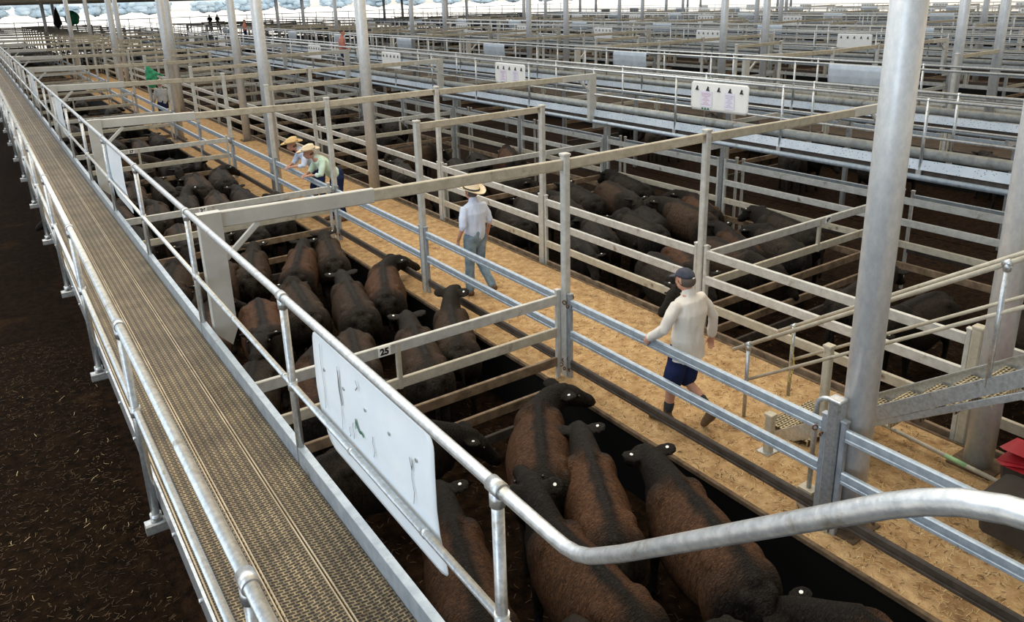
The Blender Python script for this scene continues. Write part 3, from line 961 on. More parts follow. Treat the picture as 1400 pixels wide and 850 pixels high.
def far_board(x, y, idx, lab, kind):
    t = tag(empty('notice_board', (x, y, 0)), lab, 'board', {0: 'white notice boards on the speckled walkway', 1: 'pale metal boards on the far walkways'}.get(kind))
    if kind == 0:
        obj('sheet', rounded_sheet(1.40, [(-0.035, 2.72), (-0.038, 2.5), (-0.035, 2.17)], r=0.05), t, M['boardback'])
        for q in range(5):
            bm = bmesh.new(); yy = 0.16 + q * 0.27
            sweep(bm, [(-0.055, yy, 0), (-0.045, yy, 0)], [(0.0, 2.62), (0.0, 2.62)] and [(-0.045, 2.555), (0.045, 2.555), (0.012, 2.585), (0.02, 2.625), (-0.005, 2.64), (-0.02, 2.60)], up=Vector((0, 0, 1)))
            obj('clip', bm, t, M['ink'])
        for q, (yy, wd) in enumerate(((0.86, 0.30), (0.32, 0.24))):
            if idx > 1: continue
            bm = bmesh.new(); box(bm, (-0.0462, yy, 2.24), (-0.0440, yy + wd, 2.55)); pp = obj('paper', bm, t, M['paper'])
            bm = bmesh.new()
            for r_ in range(9):
                zz = 2.50 - r_ * 0.027
                ww = wd * (0.8 if r_ in (0, 1, 8) else 0.25 + 0.2 * ((r_ * 7) % 3))
                box(bm, (-0.0475, yy + wd / 2 - ww / 2, zz), (-0.0465, yy + wd / 2 + ww / 2, zz + 0.006))
            obj('print', bm, pp, M['redprint'] if q == 0 else M['print'])
        if idx <= 1:
            for q in range(3):
                bm = bmesh.new(); box(bm, (-0.0462, 0.93 + q * 0.07, 2.19), (-0.0445, 0.97 + q * 0.07, 2.225)); obj('sticker', bm, t, M['green_ink'])
    else:
        prof = [(-0.05, 2.76), (-0.065, 2.66), (-0.060, 2.50), (-0.04, 2.34)]
        obj('sheet', rounded_sheet(1.40, prof, r=0.03), t, M['boardgrey'])
    return t


fb = ['beside pen 48, with clips and two printed papers', 'beside pen 47, with clips and papers', 'third along the speckled walkway', 'fourth along the speckled walkway',
      'fifth along the speckled walkway', 'sixth along the speckled walkway', 'seventh along the speckled walkway']
for k in range(7): far_board(11.62, 9.27 + 7.05 * k, k, 'white notice board ' + fb[k], 0)
for k in range(8): far_board(15.85, 9.1 + 7.2 * k, k, f"pale curved metal board on the second far walkway, {nth(k)} along", 1)
nb = 0
for b in range(1, 5):
    for side in (0, 1):
        if b == 4 and side: continue
        x0 = b * PER + (11.62 if side == 0 else 15.85)
        for k in range(1, 9):
            y = 9.3 + 7.05 * k
            if y < x0 * 0.38 or y > 70: continue
            far_board(x0, y, 5, f"small {'pale metal' if side else 'white'} board on the {nth(b * 2 + side)} far walkway, {nth(k)} along", side)

# ------------------------------------------------------------------ perforated stair at the right
ST = tag(empty('stair', (6.14, 4.35, 0)), 'steel stair with slotted treads climbing from the aisle beside the big column', 'stair')
W_ = 0.76; SL = 0.742


def sp_(y): return (4.33 - y) * SL          # stringer top height at world y
for s_, xx in ((0, 0.0), (1, W_)):
    bm = bmesh.new()
    ya_, yb_ = -0.05, -3.6
    prof = [(-0.02, -0.125), (0.02, -0.125), (0.02, -0.113), (-0.008, -0.113), (-0.008, -0.012), (0.02, -0.012), (0.02, 0.0), (-0.02, 0.0)]
    sweep(bm, [(xx, ya_, sp_(4.35 + ya_) + 0.0), (xx, yb_, sp_(4.35 + yb_))], [(a * (1 if s_ else -1), b_) for a, b_ in prof])
    obj('stringer', bm, ST, M['galv'])
tm = None
for k in range(14):
    yy = -0.05 - k * 0.262; zz = sp_(4.35 + yy) - 0.165
    if zz < 0.02: zz = 0.06
    bm = bmesh.new()
    box(bm, (0.02, yy - 0.10, zz), (W_ - 0.02, yy + 0.12, zz + 0.012)); box(bm, (0.02, yy + 0.11, zz - 0.045), (W_ - 0.02, yy + 0.12, zz))
    box(bm, (0.02, yy - 0.10, zz - 0.045), (W_ - 0.02, yy - 0.09, zz))
    obj('tread', bm, ST, M['tread'])
bm = bmesh.new()
rect_bar(bm, (0.0, -0.25, 0.03), (0.0, -3.6, sp_(0.75) - 0.30), 0.03, 0.06)
obj('lower_bar', bm, ST, M['galv'])


def zr(y): return 0.735 + (4.88 - y) * 0.668  # handrail height at world y
for s_, xx in ((0, 0.0), (1, W_)):
    y_s = 4.90 - 4.35
    bm = bmesh.new(); pipe(bm, [(xx, y_s, zr(4.90)), (xx, -3.4, zr(0.95))], 0.021, 16); obj('handrail', bm, ST, M['cream'])
    bm = bmesh.new(); pipe(bm, [(xx, 0.33, zr(4.68) - 0.41), (xx, -3.4, zr(0.95) - 0.41)], 0.017, 14); obj('mid_rail', bm, ST, M['cream'])
    for yy, zf in ((0.36, 0.0), (-1.93, sp_(2.42) - 0.08)):
        bm = bmesh.new(); pipe(bm, [(xx, yy, zf), (xx, yy, zr(4.35 + yy))], 0.021, 14)
        ring(bm, (xx, yy, zr(4.35 + yy) - 0.03), (0, 0, 1), 0.029, 0.06); ring(bm, (xx, yy, zr(4.35 + yy)), (0, 1, -0.67), 0.029, 0.07)
        obj('handrail_post', bm, ST, M['galv'])
bm = bmesh.new()
for k in range(26):
    c = Vector((W_ - 0.03, 0.33 + 0.03 * math.sin(k * .3), 0.86 - k * 0.029))
    a0 = 0 if k % 2 else PI / 2
    pts = [c + Vector((0.009 * math.cos(q) * math.cos(a0), 0.009 * math.cos(q) * math.sin(a0), 0.017 * math.sin(q))) for q in [j * PI / 4 for j in range(9)]]
    pipe(bm, pts, 0.0035, 5)
obj('yellow_chain', bm, ST, M['yellow'])['label'] = 'yellow safety chain'
# low square bollards at the stair foot
for (x_, y_, h_, lab) in ((5.80, 4.13, 0.40, 'short square steel stub post with a foot plate before the stair'), (6.55, 4.05, 0.95, 'square capped post rising behind the stair foot'), (5.93, 3.55, 0.30, 'short steel prop standing under the stair')):
    t = tag(empty('stub_post', (x_, y_, 0)), lab, 'post')
    bm = bmesh.new(); rect_bar(bm, (0, 0, 0.01), (0, 0, h_), 0.08, 0.08); box(bm, (-0.048, -0.048, h_ - 0.01), (0.048, 0.048, h_ + 0.025), 0.008); obj('post', bm, t, M['cream'])
    bm = bmesh.new(); box(bm, (-0.09, -0.07, 0), (0.09, 0.07, 0.012)); obj('foot_plate', bm, t, M['galv'])
t = tag(empty('bent_tube_latch', (5.36, 3.25, 0)), 'bent steel tube hoop beside the big column', 'hoop')
bm = bmesh.new(); pts = [(0, 0.12, 0.2), (0, 0.12, 1.02)] + [(0, 0.12 * math.cos(a), 1.02 + 0.10 * math.sin(a)) for a in [j * PI / 10 for j in range(1, 10)]] + [(0, -0.12, 1.02), (0, -0.12, 0.92)]
pipe(bm, pts, 0.022, 12); obj('hoop', bm, t, M['galv'])
bm = bmesh.new(); box(bm, (-0.06, 0.05, 0), (0.06, 0.19, 0.2)); obj('socket', bm, t, M['cream'])
# sloping brace tube beneath the stair
t = tag(empty('prop_tube', (6.98, 3.3, 0)), 'pale round tube with a green smear lying low behind the stair', 'tube')
bm = bmesh.new(); pipe(bm, [(0, 0.55, 0.12), (0, -1.4, 0.02)], 0.022, 14); obj('tube', bm, t, M['cream'])
bm = bmesh.new(); pipe(bm, [(0, -0.3, 0.077), (0, -0.5, 0.067)], 0.0228, 14); obj('paint_smear', bm, t, mat('green_paint', (0.35, 0.60, 0.30), 0.5))

# ------------------------------------------------------------------ bins at the right edge
t = tag(empty('bin', (6.92, 2.2, 0)), 'dark tub with a red lid behind the stair at the picture edge', 'bin')
bm = bmesh.new(); sweep(bm, [(0, 0, 0.0), (0, 0, 0.25), (0, 0, 0.42)], [[(a * s, b_ * s) for a, b_ in ((-.2, -.24), (.2, -.24), (.24, -.2), (.24, .2), (.2, .24), (-.2, .24), (-.24, .2), (-.24, -.2))] for s in (0.8, 0.92, 1.0)])
obj('tub', bm, t, M['binplastic'])
bm = bmesh.new(); sweep(bm, [(0, 0.0, 0.43), (0.0, 0, 0.47), (0.05, 0, 0.56)], [[(a * s, b_ * s) for a, b_ in ((-.22, -.26), (.22, -.26), (.27, -.2), (.27, .2), (.22, .26), (-.22, .26), (-.27, .2), (-.27, -.2))] for s in (1.02, 1.0, 0.7)])
obj('lid', bm, t, M['red'])['label'] = 'red lid'
t = tag(empty('trolley', (6.32, 1.62, 0)), 'dark two-wheeled cart body standing in the aisle at the lower right', 'cart')
bm = bmesh.new(); sweep(bm, [(0, 0.30, 0.12), (0, 0.30, 0.42)], [[(a * s, b_ * s) for a, b_ in ((-.24, -.4), (.24, -.4), (.28, -.35), (.28, .35), (.24, .4), (-.24, .4), (-.28, .35), (-.28, -.35))] for s in (0.9, 1.0)], up=Vector((0, 1, 0)))
obj('body', bm, t, M['binplastic'])
for sx in (-0.22, 0.26):
    bm = bmesh.new(); ring(bm, (sx - 0.07, 0.10, 0.10), (1, 0, 0), 0.10, 0.05, 20); wq = obj('wheel', bm, t, M['rubber'])
    bm = bmesh.new(); ring(bm, (sx - 0.10, 0.10, 0.10), (1, 0, 0), 0.045, 0.012, 14); obj('hub', bm, wq, M['galv'])

# ------------------------------------------------------------------ straw on the ground


def straw(name, n, x0, x1, y0, y1, z, lo, hi, wd, m, label, fall=1.0):
    bm = bmesh.new()
    for _ in range(n):
        x_ = R_.uniform(x0, x1); y_ = y0 + (y1 - y0) * (R_.random() ** fall)
        a = R_.uniform(0, PI); L = R_.uniform(lo, hi) / 2; tlt = R_.uniform(-0.25, 0.25)
        d = Vector((math.cos(a), math.sin(a), tlt)) * L; s = Vector((-math.sin(a), math.cos(a), 0)) * wd / 2
        c = Vector((x_, y_, z + abs(d.z) + 0.004)); bend = Vector((-math.sin(a), math.cos(a), 0.3)) * L * R_.uniform(-.3, .3)
        A = [bm.verts.new(c - d - s), bm.verts.new(c - d + s)]; B = [bm.verts.new(c + bend - s), bm.verts.new(c + bend + s)]; Cc = [bm.verts.new(c + d - s), bm.verts.new(c + d + s)]
        bm.faces.new((A[0], A[1], B[1], B[0])); bm.faces.new((B[0], B[1], Cc[1], Cc[0]))
    return tag(obj(name, bm, None, M[m]), label, 'straw', kind='stuff')


straw('straw_litter', 9000, 5.02, 7.36, 0.0, 14, 0.0, 0.02, 0.07, 0.0035, 'strawbit', 'loose pale straw scattered over the aisle floor', 1.5)
straw('straw_litter', 3500, 5.02, 7.36, 0.0, 14, 0.0, 0.02, 0.06, 0.005, 'darkstraw', 'dark chaff scattered over the aisle floor', 1.4)
straw('lane_litter', 11000, -2.6, 0.6, 0.6, 14, PF, 0.02, 0.07, 0.0045, 'darkstraw', 'dull straw trodden into the dark lane', 1.6)
straw('lane_litter', 260, -2.6, 0.6, 0.6, 12, PF, 0.03, 0.10, 0.004, 'strawbit', 'a few bright straws on the dark lane', 1.4)
straw('pen_litter', 3200, 0.8, 4.9, 0.0, 13, PF, 0.03, 0.09, 0.006, 'darkstraw', 'straw trodden into the floor of the left pens', 1.0)
straw('pen_litter', 3200, 7.5, 12.3, 0.5, 14, PF, 0.03, 0.09, 0.006, 'darkstraw', 'straw trodden into the floor of the right pens', 1.0)
straw('deck_litter', 90, 0.48, 1.2, 1.6, 9, ZD + 0.016, 0.02, 0.09, 0.004, 'darkstraw', 'bits of straw dropped on the walkway deck', 1.2)

# ------------------------------------------------------------------ cattle


def rotm(yaw, pitch):
    """direction from yaw (to +X) and pitch, starting from +Y"""
    return Vector((math.sin(yaw) * math.cos(pitch), math.cos(yaw) * math.cos(pitch), math.sin(pitch)))


def cow_mesh(name, ny, npitch, hy, hp, bend, fat=1.0, voxel=0.018, step=0.0):
    bm = bmesh.new()

    def B(y): return bend * (y * y) * 0.35 * (1 if y > 0 else 0.4)
    ts = [(-0.80, 0.965, .13, .18), (-0.75, 0.955, .205, .245), (-0.64, 0.94, .26, .305), (-0.45, 0.905, .295, .355), (-0.2, 0.86, .325 * fat, .405), (0.05, 0.845, .345 * fat, .425), (0.28, 0.86, .32 * fat, .41), (0.48, 0.89, .265, .37), (0.62, 0.92, .22, .33), (0.74, 0.93, .165, .26)]
    tube(bm, [(B(y), y, z) for y, z, a, c in ts], [(a, c) for y, z, a, c in ts], 24)
    # spine ridge, hooks, pins, shoulders
    tube(bm, [(B(y), y, z) for y, z in ((-0.72, 1.165), (-0.45, 1.225), (0, 1.235), (0.4, 1.235), (0.6, 1.225))], [.05, .06, .055, .06, .06], 10)
    for s in (-1, 1):
        ball(bm, (s * 0.185 + B(-.42), -0.42, 1.13), (.075, .12, .075)); ball(bm, (s * 0.10 + B(-.76), -0.78, 1.07), (.06, .07, .07))
        ball(bm, (s * 0.16 + B(.5), 0.46, 1.0), (.12, .19, .23)); ball(bm, (s * 0.20 + B(-.55), -0.56, 0.88), (.13, .20, .28))
    ball(bm, (B(.62), 0.74, 0.80), (.15, .12, .18))
    # neck and head
    n0 = Vector((B(.6), 0.60, 1.03)); nd = rotm(ny, npitch); n1 = n0 + nd * 0.28 + Vector((0, 0, 0.02)); n2 = n0 + rotm(ny * 1.25, npitch) * 0.45
    tube(bm, [n0 - nd * 0.1, n0 + nd * 0.1, n1, n2], [(.195, .29), (.17, .245), (.14, .19), (.115, .15)], 18)
    hd = rotm(ny + hy, hp); sd, up = frame_of(hd)
    p0 = n2 + Vector((0, 0, 0.02))
    hs = [(-.06, .085, .085), (.02, .122, .112), (.11, .130, .128), (.18, .116, .120), (.27, .088, .098), (.36, .080, .084), (.43, .088, .078), (.47, .066, .056)]
    tube(bm, [p0 + hd * a - up * 0.02 * (a / .3) for a, _, _ in hs], [(b_, c) for _, b_, c in hs], 16)
    ball(bm, p0 + hd * 0.0 + up * 0.075, (.06, .06, .05))
    for s in (-1, 1):
        ball(bm, p0 + hd * 0.13 + sd * s * 0.095 + up * 0.045, .032)
        e0 = p0 + hd * (-0.01) + sd * s * 0.075 + up * 0.03
        ed = (sd * s * 1.0 - hd * 0.30 + Vector((0, 0, 0.02))).normalized()
        tube(bm, [e0, e0 + ed * 0.07, e0 + ed * 0.14, e0 + ed * 0.19], [(.045, .030), (.085, .026), (.092, .024), (.062, .020)], 14, up=(up * 0.75 - hd * 0.65).normalized())
    en = (up * 0.75 - hd * 0.65).normalized()
    ears = []
    for s in (-1, 1):
        ed = (sd * s * 1.0 - hd * 0.30 + Vector((0, 0, 0.02))).normalized()
        nn = (en - ed * en.dot(ed)).normalized()
        ears.append((p0 + hd * (-0.01) + sd * s * 0.075 + up * 0.03 + ed * 0.125 + nn * 0.026, nn))
    eyes = [p0 + hd * 0.135 + sd * s * 0.136 + up * 0.045 for s in (-1, 1)]
    # legs
    for s in (-1, 1):
        st = step * s
        fx = s * 0.155 + B(.5)
        tube(bm, [(fx, 0.50, 0.80), (fx, 0.53 + st * .3, 0.60), (fx, 0.52 + st * .6, 0.40), (fx, 0.51 + st * .9, 0.22), (fx, 0.52 + st, 0.10)], [(.085, .12), (.062, .08), (.047, .052), (.034, .038), (.042, .042)], 10, up=Vector((0, 1, 0)))
        tube(bm, [(fx, 0.525 + st, 0.075), (fx, 0.545 + st, 0.032)], [(.046, .050), (.054, .064)], 10, up=Vector((0, 1, 0)))
        hx = s * 0.175 + B(-.6)
        tube(bm, [(hx, -0.58, 0.85), (hx, -0.50 - st * .3, 0.62), (hx, -0.66 - st * .6, 0.43), (hx, -0.665 - st * .9, 0.24), (hx, -0.63 - st, 0.10)], [(.12, .18), (.085, .12), (.047, .062), (.036, .042), (.043, .045)], 10, up=Vector((0, 1, 0)))
        tube(bm, [(hx, -0.625 - st, 0.075), (hx, -0.60 - st, 0.032)], [(.046, .050), (.054, .064)], 10, up=Vector((0, 1, 0)))
    # tail
    tube(bm, [(B(-.8), -0.80, 1.10), (B(-.85), -0.90, 1.02), (B(-.9) + .01, -0.925, 0.85), (B(-.9) + .02, -0.925, 0.62), (B(-.9), -0.92, 0.42)], [.038, .030, .024, .030, .040], 8, up=Vector((0, 1, 0)))
    me = remesh(name, bm, voxel, None, 2, 0.5)
    zmin = min(v.co.z for v in me.vertices)
    for v in me.vertices: v.co.z -= zmin
    return me, ears, eyes, zmin


VAR = {}
for key, a in {'straight': (0.0, 0.22, 0.0, -0.55, 0.0), 'left': (-0.55, 0.22, -0.5, -0.45, -0.12), 'right': (0.55, 0.22, 0.5, -0.45, 0.12), 'up': (0.15, 0.50, 0.1, -0.12, 0.05),
               'low': (0.1, -0.20, 0.1, -0.80, 0.0), 'lowleft': (-0.35, -0.05, -0.5, -0.85, -0.1), 'backleft': (-0.95, 0.25, -0.9, -0.3, -0.2), 'backright': (0.95, 0.25, 0.9, -0.3, 0.2)}.items():
    VAR[key] = cow_mesh('cow_' + key, *a, fat=1.0 + 0.06 * (len(VAR) % 3 - 1), step=0.05 * (len(VAR) % 3 - 1))
bm = bmesh.new(); ring(bm, (0, 0, 0), (0, 0, 1), 0.016, 0.012, 12); tagmesh = new_mesh('ear_tag', bm, M['tag'])
bm = bmesh.new(); ball(bm, (0, 0, 0), 0.017, 10, 8); eyemesh = new_mesh('eye', bm, M['eye'])


def cow(x, y, yaw, var, mk, label, group=None, scale=1.0, detail=True, tagged=1):
    """yaw: heading, 0 = +Y, positive turns to +X"""
    me, ears, eyes, zm = VAR[var]
    o = bpy.data.objects.new('cow', me); col.objects.link(o)
    if not me.materials: me.materials.append(M['coat_black'])
    o.material_slots[0].link = 'OBJECT'; o.material_slots[0].material = M[mk]
    o.location = (x, y, PF); o.rotation_euler = (0, 0, -yaw); o.scale = (scale,) * 3
    tag(o, label, 'cow', group)
    if detail:
        for i_, p in enumerate(ears):
            if tagged == 2 or i_ == tagged:
                q = obj('ear_tag', tagmesh, o, loc=p[0] - Vector((0, 0, zm)))
                q.rotation_euler = p[1].to_track_quat('Z', 'Y').to_euler(); q['label'] = 'round white ear tag'
        for p in eyes: obj('eye', eyemesh, o, loc=p - Vector((0, 0, zm)))
    return o


# front pen, placed by hand: (shoulder x, y, rump x, y)
def cow2(sx, sy, rx_, ry, var, mk, label, scale=1.0, tagged=1):
    d = Vector((sx - rx_, sy - ry)); yaw = math.atan2(d.x, d.y)
    c = Vector(((sx + rx_) / 2, (sy + ry) / 2))
    return cow(c.x, c.y, yaw, var, mk, label, 'cattle in the front pen', scale, True, tagged)


FP = [
    (4.12, 5.72, 3.45, 4.72, 'right', 'coat_rust', 'rust-backed cow with its head at the post below the near divider', 0.94, 1),
    (4.02, 4.82, 3.42, 3.76, 'straight', 'coat_rust', 'rust-brown cow facing the aisle with white tag, middle of the front pen', 0.92, 1),
    (4.28, 4.02, 3.92, 2.87, 'straight', 'coat_rust', 'curly rust-brown cow standing nearest the black kerb wall', 0.95, 2),
    (3.10, 4.22, 3.00, 3.02, 'up', 'coat_rust', 'rust-brown cow facing away, crossed by the bent handrail', 0.92, 1),
    (2.50, 4.75, 2.12, 3.62, 'straight', 'coat_rust', 'brown cow behind the lower corner of the big white board', 0.92, 1),
    (1.68, 5.25, 1.55, 4.05, 'left', 'coat_rust', 'rust cow mostly hidden behind the big white board', 0.90, 1),
    (3.05, 6.02, 1.95, 6.12, 'low', 'coat_black', 'black cow standing crosswise along the near divider', 0.90, 1),
    (2.60, 3.00, 2.38, 1.85, 'low', 'coat_brown', 'brown cow under the handrail tee by the walkway edge', 0.92, 1),
    (2.95, 1.45, 3.10, 0.30, 'left', 'coat_black', 'black cow with only its head showing at the bottom edge', 0.92, 0),
    (4.08, 2.20, 4.42, 1.10, 'low', 'coat_rust', 'dark-headed rust cow at the bottom right of the front pen', 0.94, 1),
    (3.42, 1.45, 3.46, 2.62, 'straight', 'coat_black', 'smooth greyish black rump at the bottom centre', 0.90, 1),
]
for a in FP: cow2(*a)

# the other pens: rows of animals standing side by side, packed close
DESC = {'coat_rust': 'rust-backed', 'coat_brown': 'brown-black', 'coat_black': 'black'}
ROWN = ['front', 'second', 'third', 'fourth']
LOOK = {'straight': 'head forward', 'left': 'head turned left', 'right': 'head turned right', 'low': 'head down', 'lowleft': 'head down and turned', 'up': 'head raised'}


def fill(x0, x1, y0, y1, cols_, rows, place, wall, weights, detail, lean=0.25, drop=0.0, sideways=()):
    """wall: what the columns are counted from"""
    dx = (x1 - x0 - 0.1) / cols_; dy = (y1 - y0 - 0.5) / rows
    for r in range(rows):
        if r in sideways:
            m_ = max(1, int(dy / 0.80)); per = max(1, int((x1 - x0) / 2.15))
            for q in range(m_):
                for c in range(per):
                    if R_.random() < drop: continue
                    xx = x0 + (x1 - x0) * (c + 0.5) / per + R_.uniform(-.08, .08); yy = y0 + 0.3 + dy * r + 0.40 + q * 0.80
                    sgn = R_.choice((-1, 1)); mk = R_.choices(('coat_rust', 'coat_brown', 'coat_black'), weights)[0]
                    var = R_.choice(('straight', 'low', 'straight'))
                    cow(xx, yy, sgn * PI / 2 + R_.uniform(-.12, .12), var, mk,
                        f"{DESC[mk]} cow standing crosswise, {nth(c)} from {wall}, {ROWN[r]} row{' back' if q else ''}, {place}", 'cattle in ' + place, R_.uniform(0.88, 0.95), detail, R_.choice((0, 1)))
            continue
        for c in range(cols_):
            if R_.random() < drop: continue
            xx = x0 + 0.05 + dx * (c + 0.5) + R_.uniform(-.05, .05)
            yy = y0 + 0.25 + dy * (r + 0.5) + (0.28 if c % 2 else -0.28) * min(1, max(0, dy - 2.0) * 2 + 0.4) - 0.12
            away = R_.random() < 0.72
            yaw = lean + R_.uniform(-.16, .16) + (0 if away else PI)
            mk = R_.choices(('coat_rust', 'coat_brown', 'coat_black'), weights)[0]
            var = R_.choice(('straight', 'straight', 'left', 'right', 'low', 'lowleft', 'up'))
            cow(xx, yy, yaw, var, mk, f"{DESC[mk]} cow {'facing away' if away else 'facing the viewer'}, {nth(c)} from {wall}, {ROWN[r]} row, {place}",
                'cattle in ' + place, R_.uniform(0.88, 0.96), detail, R_.choice((0, 1)))


fill(0.85, 4.88, 6.7, 13.6, 6, 3, 'pen behind the near divider', 'walkway', (3, 5, 2), True, 0.28)
fill(0.85, 4.88, 13.75, 20.6, 6, 3, 'second pen back', 'walkway', (1, 5, 4), True, 0.15)
fill(0.85, 4.88, 20.8, 27.7, 6, 3, 'third pen back', 'walkway', (0, 4, 6), False, 0.1, 0.1, (1,))
fill(0.85, 4.88, 27.9, 34.7, 6, 3, 'fourth pen back', 'walkway', (0, 4, 6), False, 0.1, 0.25, (0,))
fill(0.85, 4.95, 35.0, 41.8, 5, 2, 'fifth pen back', 'walkway', (0, 3, 7), False, 0.1, 0.4)
fill(7.8, 11.9, 6.8, 13.6, 6, 3, 'pen beyond the straw aisle', 'aisle', (2, 2, 6), True, 0.35, 0.12)
fill(7.8, 11.9, 0.4, 6.5, 5, 3, 'pen behind the stair', 'aisle', (0, 2, 8), True, 1.0, 0.35, (1, 2))
fill(7.8, 11.9, 13.8, 20.6, 5, 3, 'second pen beyond the aisle', 'aisle', (1, 2, 6), True, 0.3, 0.2, (2,))
fill(7.8, 11.9, 20.9, 27.6, 5, 3, 'third pen beyond the aisle', 'aisle', (0, 2, 6), False, 0.2, 0.3)
fill(7.8, 11.9, 27.9, 34.7, 5, 3, 'fourth pen beyond the aisle', 'aisle', (0, 2, 6), False, 0.2, 0.45)
fill(16.5, 20.3, 7.2, 13.6, 4, 3, 'near pen past the far lane', 'lane', (0, 2, 8), False, 0.7, 0.3)
fill(16.5, 20.3, 14.0, 20.6, 4, 3, 'next pen past the far lane', 'lane', (0, 2, 8), False, 0.7, 0.4)

# ------------------------------------------------------------------ people


def hand(bm, wrist, d, palm_n, curl=0.35, s=1.0, side=1):
    """palm, four fingers and a thumb; d = pointing direction, palm_n = towards the palm side"""
    wrist = Vector(wrist); d = Vector(d).normalized(); pn = Vector(palm_n); pn = (pn - d * pn.dot(d)).normalized()
    lat = d.cross(pn).normalized() * side
    tube(bm, [wrist, wrist + d * 0.045 * s, wrist + d * 0.09 * s], [(.026 * s, .017 * s), (.038 * s, .017 * s), (.038 * s, .014 * s)], 10, up=pn)
    for k, L in enumerate((0.068, 0.078, 0.073, 0.056)):
        b0 = wrist + d * 0.088 * s + lat * (0.028 - 0.019 * k) * s
        d1 = (d + pn * curl).normalized(); d2 = (d + pn * curl * 2.6).normalized()
        tube(bm, [b0, b0 + d1 * L * 0.5 * s, b0 + d1 * L * 0.5 * s + d2 * L * 0.5 * s], [.0092 * s, .0088 * s, .0075 * s], 8, up=pn)
    t0 = wrist + d * 0.03 * s + lat * 0.028 * s
    td = (d * 0.7 + lat * 0.6 + pn * 0.45).normalized(); td2 = (d * 0.9 + lat * 0.15 + pn * 0.5).normalized()
    tube(bm, [t0, t0 + td * 0.035 * s, t0 + td * 0.035 * s + td2 * 0.03 * s], [.012 * s, .011 * s, .009 * s], 8, up=pn)


def head(bm, c, face, up=Vector((0, 0, 1))):
    """c = centre of the skull, face = looking direction"""
    c = Vector(c); f = Vector(face).normalized(); s = f.cross(up).normalized(); u = s.cross(f).normalized()
    mt = Matrix((( *s, ), ( *f, ), ( *u, ))).transposed().to_4x4(); mt.translation = c

    def bl(p, r):
        g = bmesh.ops.create_uvsphere(bm, u_segments=16, v_segments=12, radius=1, matrix=mt @ Matrix.Translation(p) @ Matrix.Diagonal((*r, 1)))
    bl((0, -0.010, 0.015), (.076, .095, .092)); bl((0, 0.025, -0.055), (.058, .068, .062)); bl((0, 0.055, -0.088), (.028, .025, .020))
    bl((0, 0.098, -0.025), (.013, .018, .024)); bl((0, 0.080, 0.010), (.045, .022, .012)); bl((0, 0.086, -0.062), (.024, .010, .008))
    for q in (-1, 1):
        bl((q * 0.078, -0.005, -0.012), (.010, .020, .030)); bl((q * 0.034, 0.068, -0.030), (.022, .020, .018))
    return s, f, u


def hat(parent, c, face, m, brim=0.165, tilt=0.0, crown_h=0.125, lab=None, curl=0.035):
    bm = bmesh.new(); f = Vector(face); f.z = 0; f.normalize(); s = f.cross(Vector((0, 0, 1)))
    rings = []
    N = 32
    prof = [(1.0, 0.012, 1), (0.98, 0.0, 1), (0.80, -0.006, .6), (0.62, 0.0, 0), (0.58, 0.03, 0), (0.54, 0.6, 0), (0.48, 0.92, 0), (0.34, 1.0, 0), (0.16, 0.90, 0), (0.02, 0.84, 0)]
    for rr, zz, cu in prof:
        rg = []
        for k in range(N):
            a = 2 * PI * k / N
            x_, y_ = math.cos(a) * rr * brim, math.sin(a) * rr * brim * 1.14
            z_ = (zz * crown_h if zz > 0.02 else zz) + cu * curl * (math.cos(a) ** 2) - cu * 0.008 * (math.sin(a) ** 2)
            if zz > 0.9: z_ -= 0.022 * max(0, math.sin(a)) + 0.02 * math.exp(-(math.cos(a) * rr / 0.12) ** 2)
            rg.append(bm.verts.new(Vector(c) + s * x_ + f * (y_ + z_ * 0.0) + Vector((0, 0, 1)) * (z_ + y_ * tilt)))
        rings.append(rg)
    for a_, b_ in zip(rings, rings[1:]):
        for k in range(N): bm.faces.new((a_[k], a_[(k + 1) % N], b_[(k + 1) % N], b_[k])).smooth = True
    bm.faces.new(rings[-1])
    bmesh.ops.recalc_face_normals(bm, faces=bm.faces)
    bmesh.ops.solidify(bm, geom=list(bm.faces), thickness=0.004)
    h = obj('hat', bm, parent, m)
    if lab: h['label'] = lab
    bm = bmesh.new()
    pts = [Vector(c) + s * math.cos(a) * brim * 0.59 + f * math.sin(a) * brim * 0.67 + Vector((0, 0, 0.018 + math.sin(a) * brim * .67 * tilt)) for a in [2 * PI * k / 24 for k in range(25)]]
    sweep(bm, pts, [(-0.003, -0.013), (0.004, -0.013), (0.004, 0.013), (-0.003, 0.013)]); obj('hat_band', bm, h, M['rust'] if m is M['strawhat'] else M['sock'])


def limb(bm, pts, rad, n=14, up=Vector((0, 1, 0))): tube(bm, pts, rad, n, up=up)


